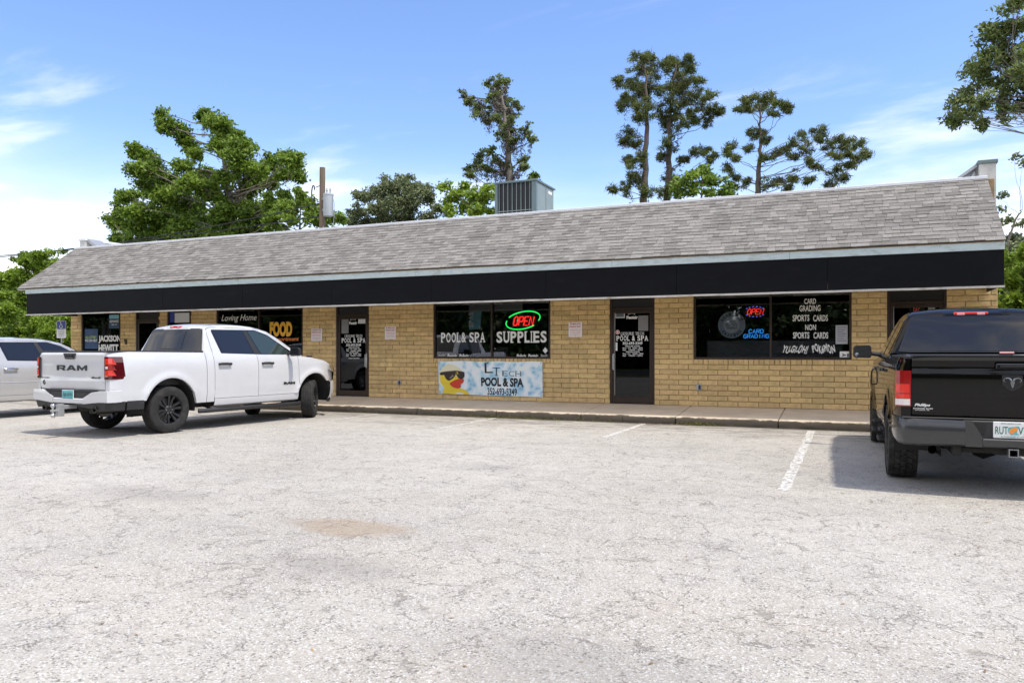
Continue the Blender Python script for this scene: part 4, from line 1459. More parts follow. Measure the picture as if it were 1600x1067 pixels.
# utility pole with transformer
def pole(X, Y, H, name_label, cross=False):
    t = empty('utility_pole', (X, Y, 0)); tagd(t, name_label, 'utility pole')
    mb = MB(); mb.tube([(X-.05, Y, -.1), (X-.02, Y, H*.5), (X, Y, H)], [.17, .15, .125], 12); mb.build('pole', M['wood_pole'], t, smooth=50)
    mb = MB(); mb.lathe([(.0, 0), (.21, 0), (.225, .04), (.225, .92), (.24, .93), (.24, .98), (.17, 1.03), (0, 1.05)], (X+.40, Y-.1, H-2.25), 'z', 20)
    tr = mb.build('transformer', M['transformer'], t, smooth=40)
    mb = MB()
    for dx in (-.08, .10):
        mb.tube([(X+.40+dx, Y-.1, H-1.2), (X+.40+dx, Y-.1, H-.98)], [.035, .025], 8); mb.lathe([(.05, 0), (.05, .03), (.03, .035)], (X+.40+dx, Y-.1, H-1.1), 'z', 8)
    mb.build('bushing', M['galv'], tr)
    mb = MB(); mb.bbox(X+.1, X+.2, Y-.14, Y-.06, H-2.0, H-1.9, .01); mb.bbox(X+.1, X+.2, Y-.14, Y-.06, H-1.5, H-1.4, .01); mb.build('bracket', M['galv'], t)
    mb = MB(); mb.tube([(X+.66, Y-.1, H-2.9), (X+.72, Y-.1, H-2.2), (X+.74, Y-.1, H-1.7), (X+.6, Y-.1, H-1.3)], .012, 5); mb.tube([(X+.1, Y-.1, H-2.7), (X+.5, Y-.1, H-3.1)], .03, 5)
    mb.build('lead_wire', M['galv'], t)
    mb = MB(); mb.tube([(X-.44+.14*math.cos(a)*.6, Y-.1, H-1.0-.3*a/6+.28*math.sin(a)) for a in [2*math.pi*q/14 for q in range(15)]], .028, 6)
    mb.tube([(X-.3, Y-.1, H-.9), (X-.1, Y, H-.8)], .02, 5); mb.build('fuse_cutout', M['cable'], t)
    if cross:
        mb = MB(); mb.bbox(X-1.2, X+1.2, Y-.2, Y-.1, H-.7, H-.58, .01); mb.build('crossarm', M['wood_pole'], t)
    return t
PX, PY = -21.9, 28.6
pole(PX, PY, 9.8, 'weathered wooden utility pole with pale grey transformer behind the roof')
pole(6.4, -17.5, 10.2, 'wooden utility pole with crossarm across the road, mirrored in the black truck window', True)
def wire(name, a, b, sag, lab, r=.026):
    a, b = Vector(a), Vector(b)
    mb = MB(); mb.tube([a.lerp(b, i/24)-Vector((0, 0, sag*4*(i/24)*(1-i/24))) for i in range(25)], r, 5)
    o = mb.build(name, M['cable']); tagd(o, lab, 'cable', 'overhead cables left of the pole'); return o
wire('overhead_cable', (PX, PY, 8.2), (-75, 30, 9.4), 1.7, 'thin sagging cable from the utility pole, topmost of the overhead cables')
wire('overhead_cable', (PX, PY, 7.6), (-75, 30.5, 7.4), .5, 'thin nearly straight cable from the utility pole, just under the topmost')
wire('overhead_cable', (PX, PY+8, 6.0), (-75, 40, 7.0), .4, 'thin low cable passing behind the roof end, above two lower ones')
wire('overhead_cable', (PX, PY+8, 5.4), (-75, 40, 6.3), .4, 'thin low cable passing behind the roof end, second from the bottom')
wire('overhead_cable', (PX, PY+8, 4.9), (-75, 40, 5.6), .4, 'thin low cable passing behind the roof end, lowest of all')

# ------------------------------------------------------------------ trees
def leaves_mesh(name, centres, size, m, parent, up=.35, aspect=1.0, seed=0, tri=False, **tags):
    """many leaf-sized faces, each its own island"""
    g = np.random.default_rng(seed)
    n = len(centres)
    c = np.asarray(centres, float)
    nn = g.normal(size=(n, 3)); nn[:, 2] += up*np.sign(nn[:, 2]+.4)
    nn /= np.linalg.norm(nn, axis=1)[:, None]
    a = np.cross(nn, g.normal(size=(n, 3))); a /= np.linalg.norm(a, axis=1)[:, None]
    b = np.cross(nn, a)
    s = size*g.uniform(.55, 1.3, (n, 1))
    a *= s*aspect; b *= s/ (aspect if aspect > 1 else 1)
    # a kite: pointed leaf
    V = np.stack([c-a, c-b*.55+a*.05, c+a, c+b*.55+a*.05], 1).reshape(-1, 3)
    off = np.array(origin_of(parent)) if parent is not None else 0
    V = V-off
    me = bpy.data.meshes.new(name)
    me.vertices.add(4*n); me.vertices.foreach_set('co', V.astype(np.float32).ravel())
    me.loops.add(4*n); me.loops.foreach_set('vertex_index', np.arange(4*n, dtype=np.int32))
    me.polygons.add(n); me.polygons.foreach_set('loop_start', np.arange(0, 4*n, 4, dtype=np.int32))
    me.polygons.foreach_set('loop_total', np.full(n, 4, np.int32))
    me.materials.append(m)
    me.update(); me.validate()
    o = bpy.data.objects.new(name, me); COL.objects.link(o)
    if parent is not None: o.parent = parent
    for k, v in tags.items(): o[k] = v
    return o

def clump_points(clumps, dens, seed, sub=.30, flat=.75, hollow=.35, leaf=.1, cover=5):
    """clumps: (x,y,z,r). Leaves gather in small bunches scattered over each clump."""
    g = np.random.default_rng(seed)
    out_ = []
    for (x, y, z_, r) in clumps:
        r = r*1.12
        nb = max(2, int(dens*cover*math.pi*r*r/(leaf*leaf*25)))
        # leaves sit along twigs that fan out of the clump, so its outline stays ragged
        for _ in range(nb):
            d = g.normal(size=3); d /= np.linalg.norm(d); d = d*np.array([1, 1, flat])
            ln = r*g.uniform(.55, 1.35)
            k = int(g.integers(16, 34))
            t_ = hollow*.5+(1-hollow*.5)*g.random((k, 1))**.7
            droop = -.12*ln*t_**2
            p = np.array([x, y, z_])+d*ln*t_
            p[:, 2:3] += droop
            sg = leaf*.9+r*sub*.32
            out_.append(p+g.normal(size=(k, 3))*sg*np.array([1, 1, .7]))
    return np.concatenate(out_)

def make_tree(name, label, trunk, clumps, lm, leaf, dens=1.0, bark='bark', seed=1, group=None, r0=.3, moss=0, sub=.30, flat=.75, limb_r=.07,
              aspect=1.0, hollow=.35, twigs=0, cat='tree', rs=1.0):
    """trunk: list of 3D points from the ground; clumps: (Vector, radius)"""
    g = random.Random(seed)
    base = Vector(trunk[0])
    t = empty(name, (base.x, base.y, 0)); tagd(t, label, cat, group)
    tb = MB(); n = len(trunk)
    path = [Vector(p) for p in trunk]
    dense = []
    for i in range(n-1):
        for k in range(4): dense.append(path[i].lerp(path[i+1], k/4)+Vector((g.uniform(-.06, .06), g.uniform(-.06, .06), 0)))
    dense.append(path[-1])
    N = len(dense)
    tb.tube(dense, [r0*.72*(1-.82*i/(N-1)) for i in range(N)], 9)
    limbs = MB(); mossp = []
    for (c, r, par) in clumps:
        c = Vector(c)
        if par is not None:
            m_ = par.lerp(c, .5)+Vector((g.uniform(-.1, .1), g.uniform(-.1, .1), g.uniform(-.1, .15)))
            limbs.tube([par, m_, c], [limb_r*.22, limb_r*.16, limb_r*.05], 4)
            for _ in range(2+twigs//4):
                d = Vector((g.gauss(0, 1), g.gauss(0, 1), g.gauss(.2, .7))).normalized()*r*g.uniform(.7, 1.2)
                limbs.tube([c, c+d*.5+Vector((0, 0, .02)), c+d], [limb_r*.1, limb_r*.07, limb_r*.03], 3)
            continue
        # attach lower on the trunk than the clump
        cand = [p for p in dense if p.z < c.z-.25*(c-p).length] or dense[:1]
        p = min(cand, key=lambda q: (q-c).length+.35*abs(q.z-c.z+1))
        mid = p.lerp(c, .5)+Vector((g.uniform(-.5, .5), g.uniform(-.5, .5), g.uniform(-.5, .5)))*(c-p).length*.35
        pts_ = []
        for k in range(7):
            q = k/6
            b = p*(1-q)**2+mid*2*q*(1-q)+c*q*q
            b = b+Vector((math.sin(q*7+len(limbs.v)), math.cos(q*6+len(limbs.v)), math.sin(q*9+2*len(limbs.v))))*.05*(c-p).length*(1-q)*q*2
            pts_.append(b+Vector((g.uniform(-.05, .05), g.uniform(-.05, .05), g.uniform(-.05, .05))))
        lr = limb_r*.55*(.6+.5*min(2, r))
        limbs.tube(pts_, [lr*(1-.75*k/6) for k in range(7)], 6)
        for _ in range((2 if r < .3 else 4)+twigs//2):
            d = Vector((g.gauss(0, 1), g.gauss(0, 1), g.gauss(.2, .7))).normalized()*r*g.uniform(.6, 1.05)
            s = pts_[g.choice((4, 5, 6))]
            e = c+d
            m_ = s.lerp(e, .5)+Vector((0, 0, g.uniform(-.1, .15)))
            limbs.tube([s, m_, e], [lr*.3, lr*.2, lr*.06], 4)
        if moss:
            for _ in range(int(moss*6)):
                q = pts_[g.randrange(1, 7)]
                L0 = g.uniform(.3, 1.0)
                for _k in range(26):
                    f_ = g.random()
                    mossp.append((q.x+g.gauss(0, .06+.05*(1-f_)), q.y+g.gauss(0, .06), q.z-f_*L0))
    tb.build('trunk', M[bark], t, smooth=60)
    limbs.build('limbs', M[bark], t, smooth=60, fix=False, kind='stuff')
    pts_ = clump_points([(q[0][0], q[0][1], q[0][2], q[1]*rs) for q in clumps], dens, seed, sub, flat, hollow, leaf)
    leaves_mesh('crown', pts_, leaf, lm, t, seed=seed, aspect=aspect, kind='stuff')
    if mossp:
        gm = np.random.default_rng(seed)
        P = np.array(mossp); leaves_mesh('hanging_moss', P, .07, M['moss'], t, seed=seed+5, up=0, aspect=1.6, kind='stuff')
    return t
def C(lst, Y, jit=1.2, seed=0, split=1.0, fine=0):
    """photo clumps (x, y, radius in photo px) at depth Y"""
    g = random.Random(seed); out_ = []
    for (x, y, r) in lst:
        x += g.uniform(-3, 3); y += g.uniform(-3, 3); r *= g.uniform(.85, 1.25)
        yy = Y+g.uniform(-jit, jit)
        p = at(x, y, yy); d = (yy)/(((x-800)/F)*SA+CA)
        rr = r*d/F
        if rr*split < .12:
            out_.append((p, rr, None)); continue
        out_.append((p, rr*(.66 if fine == 0 else .42), None))
        for _ in range(4 if fine == 0 else fine):
            v = Vector((g.gauss(0, 1), g.gauss(0, 1), g.gauss(0, .8))).normalized()*rr*g.uniform(.55, 1.0 if fine == 0 else 1.45)
            out_.append((p+v, rr*(g.uniform(.30, .52) if fine == 0 else g.uniform(.20, .40)), p))
    return out_

# 1 large maple-like tree behind the left half
Y = 34
cl = [(262, 192, 15), (252, 178, 10), (285, 205, 15), (300, 222, 12), (222, 243, 18), (215, 262, 16), (238, 262, 18), (256, 278, 17), (335, 190, 20), (318, 180, 13), (352, 205, 18), (340, 225, 20), (365, 240, 20), (362, 215, 14),
      (378, 228, 14), (283, 258, 16), (300, 285, 20), (270, 300, 20), (240, 300, 18), (222, 290, 14), (196, 308, 16), (190, 330, 16), (212, 325, 18), (235, 330, 20), (265, 335, 22), (300, 320, 22),
      (330, 300, 18), (350, 280, 18), (372, 270, 20), (390, 255, 14), (395, 285, 18), (380, 305, 18), (350, 325, 18), (320, 350, 20), (280, 360, 20), (240, 358, 20), (210, 358, 18), (183, 368, 14),
      (410, 265, 14), (430, 258, 15), (447, 242, 15), (458, 255, 15), (465, 275, 12), (445, 275, 14), (425, 290, 14), (405, 325, 16), (385, 345, 16), (360, 352, 16), (445, 300, 12), (180, 345, 12), (250, 345, 20), (305, 360, 16), (430, 320, 14), (335, 365, 20), (360, 372, 18), (390, 365, 18), (260, 375, 16), (225, 375, 14), (410, 345, 16), (345, 340, 16), (318, 270, 16), (305, 240, 12), (420, 305, 12), (200, 378, 12), (375, 330, 18), (290, 335, 18)]
tk = [at(372, 430, Y), at(368, 380, Y), at(362, 330, Y), at(356, 290, Y), at(350, 250, Y), at(342, 205, Y)]
tk[0].z = -.1
make_tree('broadleaf_tree', 'large tall broad green tree with ragged crown behind the left part of the roof', tk, C(cl, Y, 2.2, 1), M['leaf_maple'], .115, dens=1.5, rs=1.2, seed=11, r0=.55, bark='bark_grey', moss=.25, sub=.33, limb_r=.12, twigs=4)
Y = 31
cl = [(430, 335, 16), (450, 320, 16), (470, 312, 15), (488, 318, 13), (500, 335, 14), (520, 340, 11), (480, 340, 16), (455, 345, 16), (425, 350, 14), (440, 358, 12), (535, 345, 9), (505, 350, 10), (470, 300, 9)]
tk = [at(470, 440, Y), at(471, 380, Y), at(468, 340, Y)]; tk[0].z = -.1
make_tree('broadleaf_tree', 'low bright green tree around the utility pole, right of the big ragged tree', tk, C(cl, Y, 1.2, 2), M['leaf_maple'], .11, dens=1.3, seed=12, r0=.22, sub=.33)
Y = 38
cl = [(560, 330, 14), (575, 310, 16), (595, 300, 17), (615, 290, 17), (625, 280, 12), (640, 292, 16), (655, 300, 16), (670, 312, 15), (685, 325, 12), (590, 325, 20), (620, 318, 22), (645, 325, 20), (665, 335, 16), (575, 345, 16), (605, 345, 20), (640, 345, 18), (552, 345, 12), (600, 282, 9)]
tk = [at(622, 440, Y), at(622, 380, Y), at(621, 330, Y), at(622, 295, Y)]; tk[0].z = -.1
make_tree('oak_tree', 'grey-green round tree between the pole and the air conditioner', tk, C(cl, Y, 1.6, 3), M['leaf_olive'], .085, dens=1.15, seed=13, r0=.3, sub=.4, twigs=6, hollow=.2)
Y = 35
cl = [(697, 296, 10), (705, 312, 13), (722, 300, 12), (728, 291, 7), (740, 308, 15), (755, 318, 14), (725, 325, 15), (745, 330, 15), (705, 330, 11), (766, 305, 11), (768, 328, 10), (760, 295, 7)]
tk = [at(735, 420, Y), at(735, 370, Y), at(734, 320, Y)]; tk[0].z = -.1
make_tree('broadleaf_tree', 'small yellow-green tree directly left of the air conditioner', tk, C(cl, Y, 1.0, 4), M['leaf_bright'], .10, dens=1.2, seed=14, r0=.2, sub=.33)
# tall mossy tree behind the air conditioner
Y = 42
cl = [(727, 150, 8), (735, 160, 9), (745, 168, 8), (765, 135, 7), (775, 127, 7), (790, 130, 7), (768, 150, 10), (783, 150, 9), (775, 165, 9), (790, 170, 11), (798, 180, 9), (805, 165, 6), (755, 180, 8), (762, 190, 8),
      (780, 185, 8), (795, 195, 9), (800, 210, 10), (785, 208, 7), (808, 222, 6), (822, 205, 6), (830, 215, 7), (750, 244, 9), (760, 238, 8), (745, 260, 8), (735, 268, 8), (765, 262, 8), (775, 250, 8), (788, 262, 7), (812, 255, 8), (818, 250, 5), (733, 275, 5)]
tk = [at(798, 420, Y), at(797, 330, Y), at(796, 280, Y), at(795, 245, Y), at(792, 210, Y), at(788, 170, Y), at(780, 140, Y)]; tk[0].z = -.1
make_tree('mossy_tree', 'tall sparse tree hung with moss rising behind the air conditioner', tk, C(cl, Y, 1.4, 5, fine=6), M['leaf_oak'], .085, dens=.75, seed=15, rs=1.2, r0=.42, bark='bark_grey', moss=1.5, sub=.45, limb_r=.16, hollow=.15, twigs=2)
Y = 47
make_tree('broadleaf_tree', 'tip of a green tree just showing over the right end of the air conditioner', [at(834, 400, Y).xy.to_3d(), at(834, 320, Y), at(834, 280, Y)], C([(834, 278, 7), (838, 272, 4), (829, 284, 6), (836, 290, 8)], Y, .3, 6), M['leaf_maple'], .10, dens=1.2, seed=16, r0=.12)
# pines
Y = 44
cl = [(1003, 90, 9), (1015, 95, 11), (1000, 108, 10), (1022, 112, 12), (985, 130, 10), (970, 125, 7), (978, 150, 9), (998, 140, 13), (1012, 130, 14), (992, 165, 11), (1010, 165, 13), (975, 165, 7), (1000, 185, 8), (985, 210, 9), (972, 218, 7), (995, 225, 8),
      (1000, 245, 7), (985, 262, 9), (995, 285, 9), (975, 298, 7), (960, 298, 5), (1012, 300, 8), (990, 275, 7), (983, 248, 6)]
tk = [at(1008, 430, Y), at(1007, 310, Y), at(1008, 250, Y), at(1010, 200, Y), at(1010, 150, Y), at(1008, 95, Y)]; tk[0].z = -.1
make_tree('pine_tree', 'tall dense pine with flat top, left of the close pair of pines', tk, C(cl, Y, 1.3, 7, fine=8), M['needles'], .085, dens=.8, seed=17, rs=1.3, r0=.34, moss=.25, sub=.55, flat=.6, limb_r=.07, aspect=2.2, hollow=.0, group='tall pines behind the roof')
Y = 45.5
cl = [(1045, 95, 9), (1060, 97, 11), (1075, 95, 8), (1082, 108, 9), (1040, 112, 12), (1058, 118, 14), (1075, 125, 11), (1088, 125, 6), (1045, 138, 13), (1065, 142, 13), (1050, 158, 11), (1070, 160, 8), (1090, 152, 10), (1105, 155, 9), (1078, 175, 7), (1100, 170, 7),
      (1118, 172, 6), (1125, 178, 5), (1085, 190, 6), (1105, 190, 6), (1065, 195, 9), (1045, 195, 10), (1035, 180, 8), (1060, 180, 7), (1040, 228, 9), (1032, 245, 7), (1085, 240, 6), (1100, 235, 6), (1112, 245, 7), (1070, 250, 5), (1045, 278, 10), (1040, 295, 8), (1052, 288, 7)]
tk = [at(1044, 430, Y), at(1043, 310, Y), at(1045, 250, Y), at(1046, 200, Y), at(1050, 150, Y), at(1056, 100, Y)]; tk[0].z = -.1
make_tree('pine_tree', 'tall pine with long drooping right branches, right of the close pair of pines', tk, C(cl, Y, 1.3, 8, fine=8), M['needles'], .085, dens=.8, seed=18, rs=1.3, r0=.34, moss=.25, sub=.55, flat=.6, limb_r=.07, aspect=2.2, hollow=.0, group='tall pines behind the roof')
Y = 43
cl = [(1155, 172, 6), (1168, 158, 8), (1180, 150, 9), (1192, 155, 9), (1205, 155, 7), (1218, 160, 8), (1228, 168, 6), (1235, 175, 5), (1172, 172, 6), (1190, 172, 7), (1210, 178, 6), (1140, 230, 7), (1132, 242, 6), (1150, 245, 6), (1135, 262, 6), (1150, 275, 6), (1175, 215, 7), (1190, 205, 5),
      (1200, 225, 5), (1172, 235, 6), (1195, 250, 7), (1210, 240, 6), (1225, 235, 7), (1240, 228, 8), (1255, 218, 9), (1275, 208, 9), (1283, 215, 6), (1245, 245, 7), (1262, 235, 7), (1295, 228, 7), (1310, 218, 9), (1328, 220, 8), (1342, 228, 7), (1353, 238, 7), (1340, 250, 7), (1322, 240, 7), (1305, 245, 6),
      (1330, 262, 6), (1312, 262, 7), (1318, 278, 8), (1295, 280, 7), (1275, 262, 6), (1262, 280, 8), (1240, 275, 7), (1220, 280, 8), (1205, 290, 8), (1230, 290, 8), (1165, 285, 6), (1150, 290, 6), (1265, 252, 6)]
tk = [at(1184, 430, Y), at(1185, 305, Y), at(1186, 270, Y), at(1188, 235, Y), at(1187, 205, Y), at(1188, 165, Y)]; tk[0].z = -.1
make_tree('pine_tree', 'open lopsided pine whose branches reach far right above the roof', tk, C(cl, Y, 1.5, 9, fine=6), M['needles'], .08, dens=.7, seed=19, rs=1.35, r0=.26, sub=.55, flat=.6, limb_r=.06, aspect=2.2, hollow=.0, group='tall pines behind the roof')
Y = 36
cl = [(1062, 290, 11), (1075, 278, 11), (1090, 270, 11), (1100, 266, 7), (1105, 280, 12), (1120, 285, 11), (1085, 295, 14), (1110, 298, 12), (1132, 295, 9), (1140, 302, 7), (1055, 302, 8)]
tk = [at(1095, 420, Y), at(1095, 350, Y), at(1095, 290, Y)]; tk[0].z = -.1
make_tree('broadleaf_tree', 'bright green small tree between the pines, just above the ridge', tk, C(cl, Y, .9, 10), M['leaf_maple'], .105, dens=1.25, seed=20, r0=.2, sub=.33)
# near oak reaching in from the right
Y = 20.0
cl = [(1570, 45, 26), (1550, 60, 22), (1535, 85, 20), (1560, 95, 26), (1590, 80, 26), (1590, 45, 20), (1520, 110, 20), (1545, 125, 24), (1580, 120, 28), (1510, 140, 16), (1530, 155, 20), (1500, 160, 14), (1488, 175, 12), (1515, 180, 15), (1497, 192, 9), (1530, 195, 10), (1560, 155, 20), (1590, 165, 20),
      (1478, 190, 6), (1600, 110, 28), (1620, 60, 40), (1620, 140, 36), (1660, 100, 50), (1700, 60, 70), (1700, 150, 60), (1572, 178, 10), (1590, 8, 10), (1580, 2, 8)]
tk = [at(1900, 700, Y), at(1895, 500, Y), at(1880, 300, Y), at(1820, 170, Y), at(1720, 140, Y), at(1640, 130, Y), at(1600, 128, Y)]; tk[0].z = -.05
make_tree('oak_tree', 'near oak branch with small leaves hanging in at the top right corner', tk, C(cl, Y, .7, 11), M['leaf_oak'], .055, dens=.55, seed=21, r0=.26, bark='bark_grey', sub=.42, limb_r=.045, hollow=.05, twigs=10, aspect=1.2)
# right edge shrubs and a bare sapling
Y = 24
cl = [(1570, 478, 20), (1590, 465, 24), (1578, 440, 18), (1598, 425, 22), (1582, 412, 14), (1600, 395, 14), (1572, 500, 24), (1600, 495, 26), (1620, 450, 34), (1640, 410, 34), (1575, 540, 24), (1610, 540, 30)]
tk = [at(1600, 600, Y), at(1600, 520, Y), at(1600, 440, Y)]; tk[0].z = -.1
make_tree('leafy_bush', 'bright green bush behind the right end of the building', tk, C(cl, Y, .8, 12), M['leaf_bright'], .075, dens=1.6, seed=22, r0=.12, sub=.3, limb_r=.04, cat='bush')
Y = 27
cl = [(1568, 392, 12), (1580, 372, 9), (1592, 385, 12), (1560, 345, 6), (1566, 305, 5), (1574, 340, 5), (1595, 350, 6), (1588, 400, 16), (1598, 375, 10), (1593, 243, 3), (1598, 257, 3), (1562, 330, 4)]
tk = [at(1576, 560, Y), at(1577, 460, Y), at(1573, 400, Y), at(1574, 370, Y), at(1592, 335, Y), at(1597, 328, Y)]; tk[0].z = -.1
make_tree('bare_sapling', 'thin olive tree with a bare twig right of the roof end', tk, C(cl, Y, .5, 13), M['leaf_olive'], .075, dens=1.0, seed=23, r0=.09, bark='bare_twig', sub=.35, limb_r=.02)
# left edge greenery
Y = 27
cl = [(20, 440, 24), (45, 415, 24), (65, 400, 16), (70, 425, 22), (35, 470, 26), (10, 480, 24), (60, 460, 24), (85, 440, 18), (90, 410, 8), (20, 430, 20), (5, 455, 20), (-20, 440, 40), (-40, 480, 40), (85, 470, 18), (100, 440, 12)]
tk = [at(40, 600, Y), at(42, 520, Y), at(45, 450, Y)]; tk[0].z = -.1
make_tree('broadleaf_tree', 'yellow-green tree at the far left, behind the roof end', tk, C(cl, Y, 1.2, 14), M['leaf_bright'], .105, dens=1.25, seed=24, r0=.2, sub=.33)
Y = 36
cl = [(33, 410, 9), (48, 405, 9), (55, 412, 8), (98, 394, 5), (22, 405, 5)]
make_tree('broadleaf_tree', 'darker tree top peeping out behind the yellow-green tree', [at(45, 550, Y).xy.to_3d(), at(45, 450, Y), at(45, 415, Y)], C(cl, Y, .5, 15), M['leaf_oak'], .085, dens=1.2, seed=25, r0=.15, bark='bark_grey')
Y = 23.5
cl = [(20, 520, 22), (45, 512, 20), (70, 515, 20), (95, 520, 20), (115, 525, 18), (120, 500, 14), (75, 498, 14), (45, 492, 12), (10, 500, 16), (50, 540, 20), (90, 545, 20), (120, 545, 18), (-20, 520, 26), (104, 500, 14), (-10, 550, 26), (30, 555, 20), (70, 560, 20)]
tk = [at(70, 620, Y), at(70, 560, Y), at(70, 520, Y)]; tk[0].z = -.05
make_tree('leafy_bush', 'wide light green hedge bush behind the wheelchair parking sign', tk, C(cl, Y, .8, 16), M['leaf_bright'], .08, dens=1.6, seed=26, r0=.08, sub=.3, limb_r=.03, cat='bush')
Y = 18.5
cl = [(8, 480, 12), (0, 470, 12), (14, 492, 9), (-12, 485, 18), (-30, 500, 26), (-5, 500, 12)]
tk = [at(-25, 640, Y), at(-20, 560, Y), at(-12, 500, Y)]; tk[0].z = -.05
make_tree('leafy_bush', 'yellowish leaf tips at the left picture edge, in front of the hedge bush', tk, C(cl, Y, .5, 17), M['leaf_bright'], .07, dens=1.4, seed=27, r0=.06, sub=.3, limb_r=.02, cat='bush')

# far wood across the road (shop windows mirror it)
g = np.random.default_rng(3)
cs = []
for i in range(150):
    x = -90+i*1.15+g.uniform(-1, 1); y = -36+g.uniform(-5, 4); h = g.uniform(5, 10)
    for k in range(4):
        cs.append((x+g.uniform(-2, 2), y+g.uniform(-2, 2), h*(k+.6)/4, g.uniform(1.6, 2.6)))
leaves_mesh('treeline', clump_points(cs, .5, 4, .42, leaf=.34), .34, M['leaf_far'], None, seed=9, kind='stuff', label='dark green wood across the road')

# weeds along the kerb and leaf litter on the lot
g = random.Random(5)
pw = []
for (x0, x1, n_) in ((-7.9, -6.9, 240), (-6.9, -5.4, 300), (-5.2, -4.4, 80), (-3.1, -2.2, 260), (-10.8, -9.8, 40), (-9.6, -8.4, 50), (-2.9, -2.6, 150)):
    for _ in range(n_):
        x = g.uniform(x0, x1); h = abs(g.gauss(0, .028))
        pw.append((x, 15.14-abs(g.gauss(0, .03)), .004+h))
leaves_mesh('kerb_weeds', np.array(pw), .013, M['weed'], None, seed=6, up=0, aspect=1.7, kind='stuff', label='thin weeds growing along the kerb foot')
pl_ = []
for _ in range(420):
    x = g.uniform(-12, 1); y = 15.12-abs(g.gauss(0, .30)); pl_.append((x, y, .006))
for _ in range(160): pl_.append((g.gauss(-3.35, .35), 15.1-abs(g.gauss(0, .08)), .012))
for _ in range(330):
    x = g.uniform(-9, 4); y = g.uniform(2.2, 14); pl_.append((x, y, .005))
leaves_mesh('leaf_litter', np.array(pl_), .014, M['litter'], None, seed=7, up=6, aspect=1.4, kind='stuff', label='scattered dry leaf bits and grit on the lot')
cs = []
for i in range(130):
    x = -120+i*1.9+g.uniform(-1, 1); y = 70+g.uniform(-5, 5)
    for k in range(3):
        cs.append((x+g.uniform(-2, 2), y+g.uniform(-2, 2), g.uniform(6, 9)*(k+.6)/3, g.uniform(1.8, 2.8)))
leaves_mesh('treeline', clump_points(cs, .45, 8, .42, leaf=.4), .42, M['leaf_far'], None, seed=19, kind='stuff', label='distant green wood behind the building')

# ------------------------------------------------------------------ pickup trucks
def paint(name, col, metal=0., rough=.22, flake=0., coat=1.0, spec=.5):
    m = mat(name, col, rough, metal, coat=coat, spec=spec, var=.04, vscale=2, dirt=tuple(c*.88+.004 for c in col), dirt_scale=3.0, dirt_lo=.55, dirt_hi=.95)
    return m
paint('paint_white', (.60, .605, .615), rough=.25, coat=1.0)
paint('paint_black', (.004, .0037, .0033), rough=.06, coat=.15, spec=.25)
paint('paint_silver', (.50, .49, .47), .25, .32)
mat('plastic_black', (.022, .022, .023), .55, bump=.2, bscale=220)
mat('gloss_black', (.008, .008, .009), .12, coat=.6)
mat('undercarriage', (.02, .019, .018), .85)
mat('rubber', (.026, .025, .024), .82, var=.25, vscale=12, spec=.3, dirt=(.075, .07, .062), dirt_scale=9, dirt_lo=.5, dirt_hi=.85)
mat('rubber_grime', (.026, .025, .024), .82, var=.25, vscale=12, spec=.3, dirt=(.10, .092, .08), dirt_scale=9, dirt_lo=.42, dirt_hi=.8)
mat('rim_dark', (.05, .05, .053), .35, .7)
mat('rim_silver', (.5, .5, .5), .3, .85)
mat('brake_disc', (.3, .29, .28), .4, .8)
mat('chrome', (.62, .62, .63), .12, 1.0)
mat('gunmetal', (.06, .06, .062), .26, .6, coat=.5)
mat('exhaust', (.08, .075, .07), .35, .9)
mat('tail_red', (.22, .004, .006), .12, coat=1.0, emit=(1, .03, .02), estr=.03)
mat('tail_bright', (.50, .018, .015), .15, coat=1.0, emit=(1, .06, .03), estr=.10)
mat('tail_dark', (.075, .003, .006), .1, coat=1.0)
mat('tail_clear', (.75, .68, .66), .12, coat=1.0)
mat('tail_pale', (.85, .42, .40), .12, coat=1.0)
mat('headlamp', (.22, .16, .10), .08, .3, coat=1.0)
mat('car_glass', (.010, .010, .011), .02, coat=.25, spec=.6)
mat('car_glass_green', (.030, .046, .042), .02, coat=.25, spec=.6)
mat('plate_white', (.72, .74, .74), .4)
mat('plate_teal', (.10, .42, .46), .4, var=.5, vscale=40)
mat('plate_green', (.015, .16, .10), .4)
mat('plate_orange', (.80, .28, .04), .4)
mat('plate_yellow', (.80, .62, .05), .4)
mat('badge_black', (.012, .012, .012), .35)
mat('badge_silver', (.30, .31, .33), .25, .8)

def tyre_profile(r, w_, ribs=True):
    h = w_/2
    p = [(r*.60, -h*.72), (r*.63, -h*.92), (r*.72, -h), (r*.84, -h*.99), (r*.93, -h*.93), (r*.975, -h*.84)]
    if ribs:
        g_ = .009
        cuts_ = [-.52, -.17, .17, .52]
        p.append((r*.992, -h*.76))
        for c in cuts_:
            y = c*h
            rr = r*(1-.006*(c*c)/.25)
            p += [(rr, y-.007), (rr-g_, y-.0045), (rr-g_, y+.0045), (rr, y+.007)]
        p.append((r*.992, h*.76))
    else:
        p += [(r*.965, -h*.7), (r*.972, 0), (r*.965, h*.7)]
    p += [(r*.975, h*.84), (r*.93, h*.93), (r*.84, h*.99), (r*.72, h), (r*.63, h*.92), (r*.60, h*.72)]
    return p

